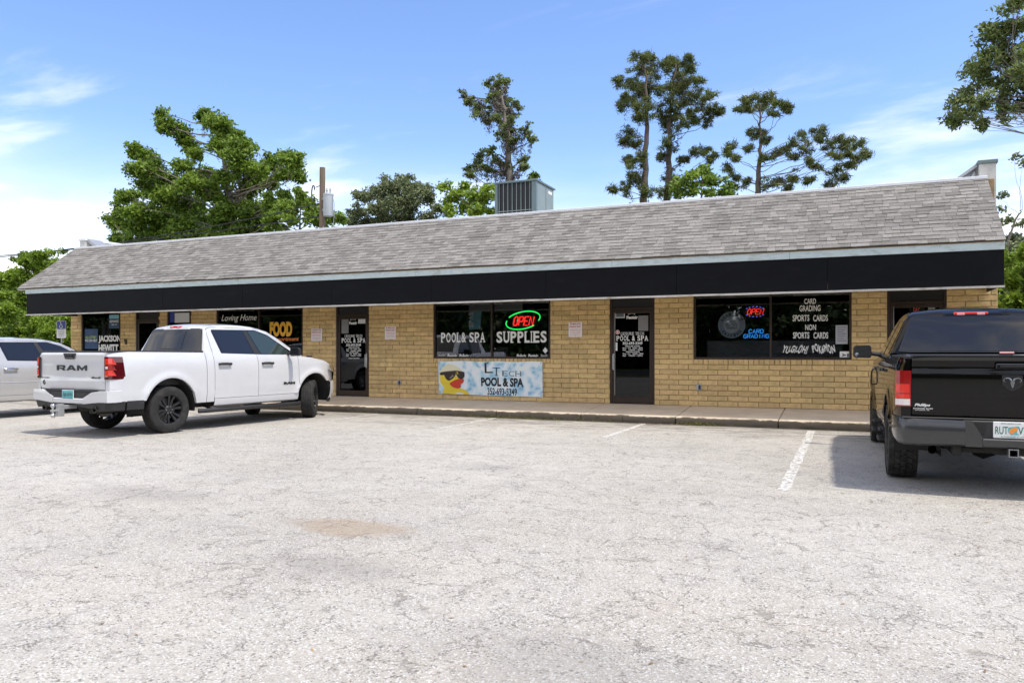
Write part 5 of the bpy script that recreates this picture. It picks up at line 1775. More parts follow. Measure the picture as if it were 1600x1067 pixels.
def wheel(parent, x, y, r, w_, rim_m, side_, steer=0.0, blocks=False, spokes=6, rimr=.675):
    """side_: +1 outer face towards +y"""
    W_ = empty('wheel', (x, y, r))
    W_.parent = parent
    W_.rotation_euler = (0, 0, steer)
    mb = MB(); mb.lathe(tyre_profile(r, w_, not blocks), n=64)
    if blocks:
        nb = 34; h = w_/2
        for i in range(nb):
            for j, (c, wd, ph) in enumerate(((-.80, .30, 0), (-.42, .34, .5), (0.0, .34, .15), (.42, .34, .65), (.80, .30, .3))):
                a = 2*math.pi*(i+ph)/nb; da = 2*math.pi/nb*.40
                y0, y1 = (c-wd/2)*h, (c+wd/2)*h
                r1 = r*(.985 if abs(c) > .7 else 1.0); r0 = r*.955
                if abs(c) > .7:
                    y0, y1 = ((-h*1.0, -h*.66) if c < 0 else (h*.66, h*1.0))
                tw = da*.35*(1 if j % 2 else -1)
                vs = []
                for rr in (r0, r1):
                    for (yy, aa) in ((y0, a-da+tw), (y1, a-da-tw), (y1, a+da-tw), (y0, a+da+tw)):
                        rq = rr if not (abs(c) > .7 and abs(yy) > h*.9) else rr-.012
                        vs.append((rq*math.cos(aa), yy, rq*math.sin(aa)))
                mb.add(vs, [(4, 5, 6, 7), (0, 1, 5, 4), (1, 2, 6, 5), (2, 3, 7, 6), (3, 0, 4, 7)])
        for i in range(0, 68):   # shoulder lugs down the sidewall
            a = 2*math.pi*i/68
            if i % 2: continue
            for s in (-1, 1):
                vs = []
                for (rr, yy) in ((r*.90, s*h*.965), (r*.965, s*h*.90), (r*.965, s*h*1.0), (r*.90, s*h*1.02)):
                    for aa in (a-.02, a+.02): vs.append((rr*math.cos(aa), yy, rr*math.sin(aa)))
                mb.add(vs, [(0, 2, 4, 6), (1, 3, 5, 7), (2, 3, 5, 4), (4, 5, 7, 6)])
    mb.build('tyre', M['rubber_grime' if blocks else 'rubber'], W_, world=False, smooth=35)
    s = side_; R_ = r*rimr; h = w_/2
    mb = MB()
    mb.lathe([(R_, s*h*.80), (R_*1.03, s*h*.86), (R_*.98, s*h*.86), (R_*.94, s*h*.72), (R_*.90, s*h*.3), (R_*.90, -s*h*.8), (R_, -s*h*.8)], n=48)
    rim = mb.build('rim', rim_m, W_, world=False, smooth=40)
    mb = MB()
    ys = s*h*.58
    mb.lathe([(.001, ys+s*.012), (.058, ys+s*.012), (.075, ys), (.085, ys-s*.03), (.09, ys-s*.05)], n=32)
    for k in range(spokes):
        a = 2*math.pi*k/spokes+.3
        for sg in (-1, 1):
            pts2 = []
            for (rr, off_, hw, yy) in ((.060, .014, .018, ys), (.13, .026, .022, ys-s*.006), (R_*.80, .046, .030, ys+s*.010), (R_*.955, .064, .042, ys+s*.022)):
                pts2.append((rr, off_*sg, hw, yy))
            vs = []
            for (rr, off_, hw, yy) in pts2:
                for (o2, dy) in ((-hw, -.030), (-hw*.75, 0), (hw*.75, 0), (hw, -.030)):
                    lx, ly = rr, off_+o2
                    vs.append((lx*math.cos(a)-ly*math.sin(a), yy+s*dy, lx*math.sin(a)+ly*math.cos(a)))
            fs = []
            for i in range(3):
                for j in range(3):
                    fs.append((i*4+j, (i+1)*4+j, (i+1)*4+j+1, i*4+j+1))
            mb.add(vs, fs)
    mb.build('spokes', rim_m, rim, world=False, smooth=30)
    mb = MB(); mb.lathe([(.05, -s*.02), (R_*.72, -s*.02), (R_*.72, -s*.045), (.05, -s*.045)], n=32); mb.build('brake_disc', M['brake_disc'], rim, world=False)
    mb = MB()
    for k in range(6):
        a = 2*math.pi*k/6
        mb.lathe([(.0105, ys-s*.005), (.0105, ys+s*.018), (.006, ys+s*.022), (0, ys+s*.022)], (.052*1.15*math.cos(a), 0, .052*1.15*math.sin(a)), n=6)
    mb.build('lug_nut', M['chrome'], rim, world=False)
    return W_

def make_truck(P):
    T = empty('pickup_truck', P['loc'], P['rot'])
    tagd(T, P['label'], 'pickup truck')
    body, trim, lowm = M[P['paint']], M[P.get('trim', 'plastic_black')], M[P.get('bumper', P['paint'])]
    hwid = P.get('hw', 1.0)
    WB = 3.67
    RA, ZA = P.get('arch', .53), .44
    def B(mb, name, m, parent=T, **k): return mb.build(name, m, parent, world=False, **k)
    # half width of the side at x, z
    def Wd(x, z):
        pz = [(.3, -.05), (.45, -.03), (.56, -.012), (.655, -.010), (.695, .012), (.73, -.002), (.9, .0), (1.05, .0), (1.18, -.008), (1.28, -.026), (1.36, -.055), (1.45, -.095)]
        v = np.interp(z, [a for a, b in pz], [b for a, b in pz])
        v = hwid+v
        # tapering nose and tail
        if x > 3.75: v -= .16*((x-3.75)/.65)**2
        if x < -.75: v -= .045*((-.75-x)/.4)**2
        for cx in (0, WB):
            d = math.hypot(x-cx, z-ZA)
            v += .030*math.exp(-((d-RA-.03)/.055)**2) if z > .35 else 0
        return v
    rail = P.get('rail', 1.43)
    def top(x):
        return float(np.interp(x, [-1.2, .76, .77, 3.0, 3.18, 3.6, 4.0, 4.25, 4.42], [rail, rail-.02, 1.405, 1.35, 1.335, 1.30, 1.235, 1.16, 1.08]))
    def bot(x, x0, x1, base):
        z = base
        for cx in (0, WB):
            if abs(x-cx) < RA:
                z = max(z, ZA+math.sqrt(max(0, RA*RA-(x-cx)**2)))
        return z
    def panel(name, x0, x1, base, s, m=body, topf=top, rows=15, step=.05, deep=.03, rear_turn=0, parent=T):
        xs = [x0]
        n = max(2, int((x1-x0)/step))
        xs = [x0+(x1-x0)*i/n for i in range(n+1)]
        for cx in (0, WB):
            for k in range(17):
                xx = cx+RA*math.cos(math.pi*k/16)*.9995
                if x0 < xx < x1: xs.append(xx)
            for e in (cx-RA-.0015, cx+RA+.0015):
                if x0 < e < x1: xs.append(e)
        xs = sorted(set(round(v, 4) for v in xs))
        rows_t = [0, .03, .1, .2, .3, .4, .5, .6, .68, .76, .83, .89, .94, .975, 1]
        mb = MB()
        cols = []
        for x in xs:
            zb, zt = bot(x, x0, x1, base(x) if callable(base) else base), topf(x)
            col = [(x, s*Wd(x, zb)-s*deep*1.6, zb+.002)]
            col += [(x, s*Wd(x, zb+(zt-zb)*t), zb+(zt-zb)*t) for t in rows_t]
            col += [(x, s*(Wd(x, zt)-.012), zt+.006), (x, s*(Wd(x, zt)-.05), zt+.008)]
            cols.append(col)
        def turn(col, dx, dp):
            return [(p[0]+dx, p[1]-s*dp, p[2]) for p in col]
        first = turn(cols[0], 0, deep); last = turn(cols[-1], 0, deep)
        if rear_turn: first = [(p[0]-.012, s*min(abs(p[1]), rear_turn), p[2]) for p in cols[0]]
        cols = [first]+cols+[last]
        mb.grid(lambda i, j: cols[i][j], len(cols), len(cols[0]))
        return B(mb, name, m, parent, smooth=32)
    g_ = .004
    doors = []
    for s in (-1, 1):
        bs = panel('bed_side', -1.15, .765, lambda x: .60 if x < -.3 else .50, s, rear_turn=.868)
        cp = panel('cab_corner', .777, .947, .50, s)
        fd0 = panel('rear_door', .957, 2.035, .56, s)
        fd1 = panel('front_door', 2.046, 3.174, .56, s)
        panel('fender', 3.186, 4.42, lambda x: .50 if x < 4 else P.get('nosez', .79), s)
        # rocker below the doors
        mb = MB()
        mb.grid(lambda i, j: [(.956+(3.176-.956)*i/12, s*y_, z_) for (y_, z_) in ((hwid-.10, .40), (hwid-.035, .43), (hwid-.015, .50), (hwid-.012, .552), (hwid-.04, .556))][j], 13, 5)
        B(mb, 'rocker', body, smooth=40)
        # door handles
        for d_, hx in ((fd0, 1.04), (fd1, 2.13)):
            hm = M[P.get('handle', 'plastic_black')]
            mb = MB(); y_ = Wd(hx, 1.2)
            mb.bbox(hx, hx+.30, s*(y_+.028), s*(y_+.052), 1.175, 1.222, .01)
            mb.bbox(hx, hx+.05, s*(y_-.005), s*(y_+.03), 1.18, 1.218, .004); mb.bbox(hx+.25, hx+.30, s*(y_-.005), s*(y_+.03), 1.18, 1.218, .004)
            B(mb, 'handle', hm, d_, smooth=50)
            mb = MB(); y2 = y_
            mb.prism(fillet([(hx+.05, 1.165), (hx+.25, 1.165), (hx+.25, 1.225), (hx+.05, 1.225)], .02), (0, s*(y2-.004), 0), X_, Z_, (0, s*.006, 0)); B(mb, 'handle_recess', trim, d_)
        # belt trim
        mb = MB()
        mb.tube([(x, s*(Wd(x, top(x))-.035), top(x)+.012) for x in np.linspace(.96, 3.14, 12)], .012, 6); B(mb, 'belt_trim', M['gloss_black'])
        # wheel arch liners
        for cx in (0, WB):
            mb = MB(); n = 18
            def lin(i, j):
                a = math.pi*i/n*1.1-.16
                return (cx+(RA-.004)*math.cos(a), s*(.52+(hwid-.035-.52)*j), ZA+(RA-.004)*math.sin(a))
            mb.grid(lin, n+1, 2)
            mb.add([(cx-RA, s*.52, .3), (cx+RA, s*.52, .3), (cx+RA, s*.52, ZA+RA), (cx-RA, s*.52, ZA+RA)], [(0, 1, 2, 3)])
            B(mb, 'wheel_well', M['undercarriage'])
        if P.get('lower_black'):
            mb = MB()
            mb.grid(lambda i, j: (lambda x, z: (x, s*(Wd(x, z)+.004), z))(-.86+(-.56+.86)*i/6, .46+.15*j/3), 7, 4)
            B(mb, 'lower_cladding', M['plastic_black'])
        # wheels
        st = P.get('steer', 0)
        wheel(T, 0, s*P.get('track', .865), P.get('tyre_r', .41), P.get('tyre_w', .275), M[P.get('rim', 'rim_dark')], s, 0, P.get('blocks', False))
        wheel(T, WB, s*P.get('track', .865), P.get('tyre_r', .41), P.get('tyre_w', .275), M[P.get('rim', 'rim_dark')], s, st, P.get('blocks', False))
    # bed: floor, inner walls, rails
    rz = rail
    mb = MB(); mb.box(-1.13, .74, -.80, .80, .84, .86); mb.box(-1.10, .74, -.815, -.80, .86, rz-.02); mb.box(-1.10, .74, .80, .815, .86, rz-.02); mb.box(.725, .745, -.80, .80, .86, rz-.02)
    for i in range(9): mb.box(-1.1, .72, -.72+i*.17, -.66+i*.17, .86, .872)
    B(mb, 'bed_liner', M['plastic_black'])
    for s in (-1, 1):
        mb = MB(); mb.bbox(-1.16, .76, s*.79, s*(hwid-.085), rz-.015, rz+.018, .008); B(mb, 'bed_rail', M['plastic_black'])
    if P.get('cover'):
        mb = MB(); mb.bbox(-1.17, .76, -.86, .86, rz+.0, rz+.030, .01); B(mb, 'bed_cover', M['gunmetal'], smooth=40)
    # tailgate
    tgw = .858; tz0, tz1 = P.get('tg', (.80, 1.415))
    def tg(i, j):
        y = -tgw+2*tgw*i/24; q = j/16; z = tz0+(tz1-tz0)*q
        c = P['tgprof'](q)
        e = .012*(abs(y)/tgw)**8
        return (-1.165-c+e, y, z)
    mb = MB(); mb.grid(tg, 25, 17)
    mb.add([tg(0, 16), tg(24, 16), (-1.09, tgw, tz1+.004), (-1.09, -tgw, tz1+.004)], [(0, 1, 2, 3)])
    mb.add([(-1.12, -tgw, tz0), (-1.12, tgw, tz0), (-1.12, tgw, tz1), (-1.12, -tgw, tz1)], [(0, 1, 2, 3)])
    mb.add([tg(0, 0), tg(24, 0), (-1.12, tgw, tz0), (-1.12, -tgw, tz0)], [(0, 1, 2, 3)])
    for e in (0, 24):
        sg = -1 if e == 0 else 1
        mb.add([tg(e, j) for j in range(17)]+[(-1.12, sg*tgw, tz1), (-1.12, sg*tgw, tz0)], [tuple(range(19))])
    TG = B(mb, 'tailgate', body, smooth=25)
    tgx = lambda z: -1.165-P['tgprof']((z-tz0)/(tz1-tz0))
    P['dress'](T, TG, B, tgx, tz0, tz1)
    # cab
    S = lambda z: (hwid-.07)-.42*(z-1.36)
    TX = [(.79, 1.41), (.86, 1.60), (.93, 1.79), (.965, 1.875), (1.0, 1.912), (1.08, 1.935), (1.3, 1.957), (1.6, 1.967), (1.9, 1.963), (2.15, 1.945), (2.35, 1.91), (2.5, 1.86), (2.7, 1.755), (2.9, 1.635), (3.1, 1.505), (3.24, 1.41), (3.33, 1.345)]
    tx = lambda x: float(np.interp(x, [a for a, b in TX], [b for a, b in TX]))
    xs = sorted(set([a for a, b in TX]+list(np.linspace(1.0, 3.3, 34))))
    mb = MB(); cols = []
    zb = 1.34
    for x in xs:
        t_ = tx(x); col = []
        rc = min(.075, (t_-zb)*.5)
        zs = [zb+(t_-rc-zb)*k/8 for k in range(9)]
        for z in zs: col.append((x, -S(z), z))
        ye = S(t_-rc)
        for k in range(1, 7):
            a = k/6*math.pi/2
            col.append((x, -(ye-rc*1.5*(1-math.cos(a))), t_-rc+rc*math.sin(a)*.86))
        ylast = -col[-1][1]; zl = col[-1][2]
        for k in range(1, 5):
            q = k/5
            col.append((x, -ylast*(1-q), zl+rc*.14+.022*(1-(1-q)**2) - rc*.14*(1-min(1, q*3))))
        half = col
        full = half+[(x, 0, half[-1][2]+.001)]+[(p[0], -p[1], p[2]) for p in half[::-1]]
        bow = .035 if x < 1.0 else (.09 if x > 2.45 else 0)
        cols.append([(p[0]+(-(bow)*(1-(p[1]/.95)**2) if x < 1.0 else bow*(1-(p[1]/.95)**2)), p[1], p[2]) for p in full])
    mb.grid(lambda i, j: cols[i][j], len(cols), len(cols[0]))
    cab = B(mb, 'cab', body, smooth=38)
    gm = M['car_glass']
    def side_glass(name, poly, m, s, lift, parent=cab, rr=.04):
        poly = fillet(poly, rr, 4)
        mb = MB()
        n = len(poly)
        vs = [(x, s*(S(z)+lift), z) for x, z in poly]+[(x, s*(S(z)-.004), z) for x, z in poly]
        mb.add(vs, [tuple(range(n))]+[(i, (i+1) % n, (i+1) % n+n, i+n) for i in range(n)])
        return B(mb, name, m, parent)
    for s in (-1, 1):
        # thin shut-line of the door frames, then seals, then glass
        side_glass('door_frame', [(.965, 1.36), (.955, 1.86), (1.06, 1.90), (2.22, 1.895), (2.52, 1.80), (3.15, 1.43), (3.15, 1.36)], M['badge_black'], s, .0018, rr=.06)
        side_glass('door_frame_paint', [(.972, 1.355), (.962, 1.856), (1.064, 1.893), (2.218, 1.888), (2.515, 1.794), (3.14, 1.425), (3.14, 1.355)], body, s, .0034, rr=.06)
        side_glass('window_seal', [(1.17, 1.385), (1.07, 1.85), (2.19, 1.868), (2.50, 1.775), (3.03, 1.44), (3.05, 1.372)], M['gloss_black'], s, .006, rr=.05)
        side_glass('side_window', [(1.21, 1.405), (1.105, 1.825), (1.835, 1.842), (1.965, 1.397)], gm, s, .010, rr=.05)
        side_glass('side_window', [(2.17, 1.392), (1.985, 1.845), (2.19, 1.842), (2.49, 1.752), (2.95, 1.455), (2.97, 1.386)], M[P.get('front_glass', 'car_glass')], s, .010, rr=.03)
        side_glass('door_pillar', [(1.995, 1.39), (1.862, 1.85), (1.955, 1.852), (2.14, 1.387)], M['plastic_black'], s, .0115, rr=.008)
        # mirrors
        mb = MB(); my = hwid+.02; big = P.get('mirror_big', 1.0)
        hh, ww = .095*big, .13
        mx0 = 2.86
        mb.tube([(2.92, s*(hwid-.08), 1.385), (2.90, s*(hwid+.04), 1.40)], [.035, .03], 8)
        B(mb, 'mirror_arm', M['plastic_black'])
        mb = MB()
        yc = s*(hwid+.04+ww)
        prof = fillet([(-ww, -hh), (ww, -hh*.9), (ww*.95, hh*.92), (-ww*.95, hh)], .05, 4)
        n = len(prof)
        rings = []
        for (dx, sc_) in ((-.0, .97), (.02, 1.0), (.06, .96), (.10, .78), (.115, .5)):
            rings.append([(mx0+dx+.0, yc+s*a*sc_, 1.43+b*sc_) for a, b in prof])
        vs = [p for r_ in rings for p in r_]
        fs = [(i*n+k, i*n+(k+1) % n, (i+1)*n+(k+1) % n, (i+1)*n+k) for i in range(4) for k in range(n)]+[tuple(range(n)), tuple(4*n+k for k in range(n))]
        mb.add(vs, fs)
        mo = B(mb, 'mirror', M['plastic_black'], smooth=40)
        mb = MB(); mb.prism([(a*.86, b*.84) for a, b in prof], (mx0-.003, yc, 1.43), (0, s, 0), Z_, (.002, 0, 0)); B(mb, 'mirror_glass', M['gunmetal'] if P.get('cover') else M['car_glass'], mo)
        if P.get('spot'):
            mb = MB(); mb.lathe([(0, -.012), (.028, -.006), (.030, .0)], (mx0-.004, yc+s*.075, 1.385), 'x', 16); B(mb, 'spot_mirror', M['badge_silver'], mo, smooth=50)
    # backlight
    def bl(y, z, lift):
        x = float(np.interp(z, [1.41, 1.60, 1.79, 1.875, 1.912], [.79, .86, .93, .965, 1.0]))
        return (x-.035*(1-(y/.95)**2)-lift, y, z)
    def back_glass(name, y0b, y1b, y0t, y1t, z0, z1, m, lift, parent=cab):
        mb = MB(); nx, nz = 14, 8
        def fn(i, j):
            q = j/nz; a, b = y0b+(y0t-y0b)*q, y1b+(y1t-y1b)*q
            u = i/nx
            z = z0+(z1-z0)*q
            # soften the corners
            e = abs(2*u-1); c_ = max(0, (e-.93)/.07)
            zc = (z0+z1)/2
            z = zc+(z-zc)*(1-.06*c_*c_)
            return bl(a+(b-a)*u, z, lift)
        mb.grid(fn, nx+1, nz+1)
        return B(mb, name, m, parent, smooth=40)
    back_glass('rear_window_seal', -.835, .835, -.685, .685, 1.42, 1.872, M['gloss_black'], .006)
    rw = back_glass('rear_window', -.815, .815, -.668, .668, 1.435, 1.860, gm, .010)
    if P.get('slider'):
        back_glass('sliding_pane_frame', -.30, .30, -.30, .30, 1.475, 1.835, M['badge_black'], .013, rw)
        back_glass('sliding_pane', -.285, .285, -.285, .285, 1.492, 1.825, gm, .016, rw)
    # windscreen
    mb = MB()
    def ws(i, j):
        x = 2.47+(3.22-2.47)*i/12; t_ = tx(x); yy = (S(t_)-.075)*(2*j/14-1)
        return (x+.09*(1-(yy/.95)**2)+.004, yy, t_+.019*(1-(yy/.8)**2)+.004)
    mb.grid(ws, 13, 15); B(mb, 'windscreen', gm, cab, smooth=40)
    # high brake light
    zc = P.get('chmsl_z', 1.90)
    c0, c1 = P.get('chmsl', (-.19, .19))
    mb = MB(); mb.bbox(.925, .99, c0, c1, zc-.022, zc+.026, .01); ch = B(mb, 'high_brake_light', M['tail_bright'], cab)
    mb = MB(); wdt = c1-c0
    for a, b_ in ((c0+wdt*.1, c0+wdt*.32), (c1-wdt*.32, c1-wdt*.1)): mb.bbox(.919, .93, a, b_, zc-.012, zc+.016, .003)
    B(mb, 'lamp_lens', M['tail_pale'], ch)
    # hood
    mb = MB()
    def hd(i, j):
        x = 3.20+(4.44-3.20)*i/16; v = 2*j/14-1
        wy = Wd(x, top(x))-.05
        fx = x+ (.14*(1-v*v))*(i/16)**1.5
        return (fx, v*wy, top(x)+.010+.055*(1-v**4)+.02*math.exp(-((abs(v)-.45)/.12)**2)*math.sin(math.pi*i/16))
    mb.grid(hd, 17, 15); HD = B(mb, 'hood', body, smooth=40)
    for s in (-1, 1):
        mb = MB(); mb.prism([(3.50, .015), (3.66, .015), (3.69, -.02), (3.52, -.02)], (0, s*(.90), 1.335), X_, Z_, (0, s*.02, 0)); B(mb, 'hood_vent', M['plastic_black'], HD)
    # nose: grille, lamps, bumper
    def nose(z0, z1, name, m, push, y0=-.86, y1=.86, nz=6):
        mb = MB()
        mb.grid(lambda i, j: (4.40+.19*(1-((y0+(y1-y0)*i/20)/.9)**2)+push+.03*math.sin(math.pi*(j/nz)), y0+(y1-y0)*i/20, z0+(z1-z0)*j/nz), 21, nz+1)
        return B(mb, name, m, smooth=50)
    nose(.80, 1.13, 'grille', M['gloss_black'], 0)
    nose(1.02, 1.09, 'grille_top', body, -.03)
    for i in range(5):
        nose(.84+i*.05, .855+i*.05, 'grille_bar', M['plastic_black'], .012, -.55, .55, 2)
    for s in (-1, 1):
        mb = MB()
        pts_ = [(4.14, hwid-.03, 1.13), (4.30, hwid-.07, 1.14), (4.42, hwid-.13, 1.10), (4.50, .66, 1.08)]
        lo_ = [(4.22, hwid-.012, 1.0), (4.34, hwid-.055, .96), (4.45, hwid-.12, .95), (4.53, .66, .95)]
        vs = [(x+.006, s*(y+.012), z) for x, y, z in pts_]+[(x+.006, s*(y+.012), z) for x, y, z in lo_]
        mb.add(vs, [(i, i+1, i+5, i+4) for i in range(3)])
        B(mb, 'headlight', M['headlamp'])
    # front bumper wraps to the sides
    mb = MB()
    pth = [(4.17, -hwid+.0), (4.34, -hwid+.05), (4.50, -.78), (4.60, -.5), (4.645, 0), (4.60, .5), (4.50, .78), (4.34, hwid-.05), (4.17, hwid-.0)]
    mb.grid(lambda i, j: [(pth[i][0]-.03, pth[i][1]*.985, .775), (pth[i][0]+.006, pth[i][1], .76), (pth[i][0]+.01, pth[i][1], .60), (pth[i][0]-.01, pth[i][1]*.99, .47), (pth[i][0]-.05, pth[i][1]*.97, .40)][j], 9, 5)
    B(mb, 'front_bumper', lowm if P.get('bumper') is None else M[P['bumper']], smooth=50)
    mb = MB(); mb.grid(lambda i, j: (pth[i][0]-.05-.04*j, pth[i][1]*.96, .41-.09*j), 9, 2); B(mb, 'chin_spoiler', M['plastic_black'], smooth=50)
    # underside
    mb = MB()
    mb.box(.56, 3.10, -.86, .86, .46, .50); mb.box(-.55, .56, -.5, .5, .70, .74); mb.box(3.1, 4.3, -.5, .5, .46, .9); mb.box(-1.12, -.55, -.80, .80, .62, .66)
    for s in (-1, 1):
        mb.bbox(-1.15, 4.2, s*.42, s*.50, .40, .54, .01)
    mb.tube([(0, -.75, .40), (0, .75, .40)], .045, 10); mb.lathe([(.0, -.16), (.12, -.1), (.16, 0), (.12, .1), (0, .16)], (0, .05, .40), n=16)
    mb.tube([(WB, -.7, .36), (WB, .7, .36)], .035, 8); mb.tube([(.2, .05, .42), (2.6, .0, .48)], .045, 8)
    mb.lathe([(.001, -.1), (.36, -.1), (.38, 0), (.36, .1), (.001, .1)], (-.62, 0, .52), 'z', 24)
    for s in (-1, 1):
        mb.tube([(-.7, s*.56, .62), (-.3, s*.56, .36), (0, s*.56, .32), (.35, s*.56, .36), (.8, s*.56, .52)], .03, 6)
        mb.tube([(-.08, s*.45, .36), (-.18, s*.40, .70)], .035, 8)
    mb.box(1.2, 2.2, .18, .42, .32, .48)
    B(mb, 'underframe', M['undercarriage'])
    # side steps
    if P.get('step') == 'tube':
        for s in (-1, 1):
            mb = MB(); mb.tube([(.62, s*.94, .345), (.70, s*.98, .345), (3.18, s*.985, .335), (3.28, s*.92, .345)], .042, 10)
            so = B(mb, 'side_step', M['plastic_black'], smooth=50)
            mb = MB()
            for x in (.95, 2.05, 2.95): mb.tube([(x, s*.97, .34), (x, s*.6, .45)], .025, 6)
            mb.bbox(1.05, 1.55, s*.94, s*1.01, .378, .386, .003); mb.bbox(2.25, 2.75, s*.94, s*1.01, .372, .380, .003)
            B(mb, 'step_bracket', M['undercarriage'], so)
    elif P.get('step') == 'hoop':
        for s in (-1, 1):
            for xx in (1.15, 2.45):
                mb = MB(); mb.bbox(xx, xx+.40, s*.90, s*1.045, .27, .32, .012); mb.bbox(xx, xx+.03, s*.88, s*.96, .31, .50, .008); mb.bbox(xx+.37, xx+.40, s*.88, s*.96, .31, .50, .008)
                mb.bbox(xx-.03, xx+.30, s*.90, s*1.035, .40, .44, .012)
                B(mb, 'side_step', M['plastic_black'])
    return T

# ---- dressing: newer white truck
def dress_white(T, TG, B, tgx, z0, z1):
    # rear bumper, painted, with a notched middle
    for s in (-1, 1):
        mb = MB()
        top_ = [(.98, -.90), (1.015, -1.12), (.985, -1.215), (.80, -1.235), (.62, -1.24), (.40, -1.24)]
        zt = [.785, .785, .785, .785, .765, .665]; zb_ = [.60, .60, .60, .60, .585, .565]
        def f(i, j):
            y, x = top_[i]; a, b_ = zt[i], zb_[i]
            return [(x+.05, s*(y-.03), a+.004), (x, s*y, a-.004), (x-.008, s*y, (a+b_)/2), (x, s*y, b_), (x+.04, s*(y-.02), b_-.01)][j]
        mb.grid(f, 6, 5); B(mb, 'rear_bumper', M['paint_white'], smooth=40)
    mb = MB(); mb.bbox(-1.245, -1.20, -.41, .41, .565, .655, .015); B(mb, 'rear_bumper_centre', M['paint_white'])
    mb = MB(); mb.bbox(-1.225, -1.02, -.78, .78, .60, .775, .012); mb.bbox(-1.235, -1.15, -.62, .62, .772, .792, .006); st = B(mb, 'bumper_step', M['plastic_black'])
    mb = MB()
    for s in (-1, 1):
        mb.grid(lambda i, j: [(-.88+.04*j, s*.955, .46+.03*j), (-1.10, s*.99, .47), (-1.19, s*.90, .475), (-1.215, s*.6, .49), (-1.215, s*.2, .52)][i] if j == 0 else [(-.88, s*.985, .605), (-1.12, s*1.0, .605), (-1.215, s*.93, .605), (-1.228, s*.6, .60), (-1.228, s*.2, .58)][i], 5, 2)
    B(mb, 'bumper_valance', M['plastic_black'])
    for s in (-1, 1):
        mb = MB(); mb.tube([(-.7, s*.66, .47), (-1.0, s*.665, .475), (-1.215, s*.67, .482)], .058, 16, cap=False)
        mb.lathe([(.062, -1.225), (.045, -1.225), (.042, -1.05), (.0, -1.05)], (0, s*.67, .482), 'x', 20); B(mb, 'exhaust_tip', M['exhaust'], smooth=50)
    # plate
    mb = MB(); mb.bbox(-1.242, -1.232, -.155, .155, .635, .79, .003); pl = B(mb, 'number_plate', M['plate_white'], st)
    mb = MB(); mb.box(-1.2435, -1.2425, -.145, .145, .645, .78); B(mb, 'plate_print', M['plate_teal'], pl)
    mb = MB()
    text_into(mb, 'QJL5DD', (-1.245, .125, .675), (0, -1, 0), Z_, .25, .065, bold=.02); text_into(mb, 'PROTECT WILD DOLPHINS', (-1.245, .12, .650), (0, -1, 0), Z_, .24, .014)
    B(mb, 'plate_lettering', M['badge_black'], pl, fix=False)
    for s in (-1, 1):
        mb = MB(); mb.lathe([(.0, -1.233), (.028, -1.233), (.03, -1.225)], (0, s*.52+.0, .71), 'x', 14); B(mb, 'parking_sensor', M['badge_black'], st)
    # hitch with double ball
    mb = MB()
    mb.bbox(-1.34, -1.10, -.035, .035, .475, .54, .004); mb.bbox(-1.42, -1.32, -.04, .04, .36, .56, .006); mb.bbox(-1.52, -1.40, -.035, .035, .44, .475, .004)
    H = B(mb, 'hitch_mount', M['galv'])
    mb = MB()
    for z, sg in ((.475, 1), (.44, -1)):
        mb.lathe([(.018, z), (.018, z+sg*.03), (.032, z+sg*.04), (.040, z+sg*.065), (.032, z+sg*.09), (.012, z+sg*.10), (0, z+sg*.10)], (-1.49, 0, 0), 'z', 16)
    B(mb, 'hitch_ball', M['chrome'], H, smooth=50)
    # tail lights wrap round the corner
    def lamp(s, y0, y1, x1, za, zb, m, name, parent, lift):
        mb = MB(); xr = -1.178-lift
        def sidew(z): return 1.0-.045*((.35)/.4)**2-(.012 if z > 1.2 else 0)
        pr = [(xr, y0), (xr, .93), (xr+.012, .965), (-1.12, .985+lift*.6), (x1, 1.0+lift)]
        n = len(pr)
        def f(i, j):
            q = j/4; z = za+(zb-za)*q
            x, y = pr[i]
            if i == n-1: x -= .06*q
            y -= (.012+.03*max(0, z-1.25)*4*.5) if i >= 2 else 0
            return (x, s*y, z)
        mb.grid(f, n, 5)
        ed = [(p[0]+(.02 if i < 2 else .0), s*(abs(p[1])-(.02 if i >= 2 else 0)), p[2]) for i, p in enumerate([f(i, 4) for i in range(n)])]
        top_ = [f(i, 4) for i in range(n)]
        mb.add(top_+ed, [(i, i+1, i+1+n, i+n) for i in range(n-1)])
        bt = [f(i, 0) for i in range(n)]
        ed2 = [(p[0]+(.02 if i < 2 else .0), s*(abs(p[1])-(.02 if i >= 2 else 0)), p[2]) for i, p in enumerate(bt)]
        mb.add(bt+ed2, [(i, i+1, i+1+n, i+n) for i in range(n-1)])
        e0 = [f(n-1, j) for j in range(5)]
        mb.add(e0+[(p[0], p[1]-s*.03, p[2]) for p in e0], [(i, i+1, i+6, i+5) for i in range(4)])
        return B(mb, name, m, parent)
    for s in (-1, 1):
        L0 = lamp(s, .866, 1, -.885, .975, 1.345, M['tail_dark'], 'tail_light', T, .006)
        lamp(s, .885, 1, -1.06, 1.215, 1.315, M['tail_bright'], 'lamp_lens', L0, .010)
        lamp(s, .885, 1, -1.06, 1.035, 1.12, M['tail_bright'], 'lamp_lens', L0, .010)
        lamp(s, .885, 1, -1.06, 1.125, 1.205, M['tail_red'], 'lamp_lens', L0, .0095)
        mb = MB(); mb.bbox(-1.195, -1.185, s*.90, s*.955, 1.145, 1.185, .004); B(mb, 'reversing_lens', M['tail_clear'], L0)
        mb = MB(); mb.bbox(-1.194, -1.186, s*.885, s*.955, 1.020, 1.030, .002); B(mb, 'lamp_strip', M['tail_pale'], L0)
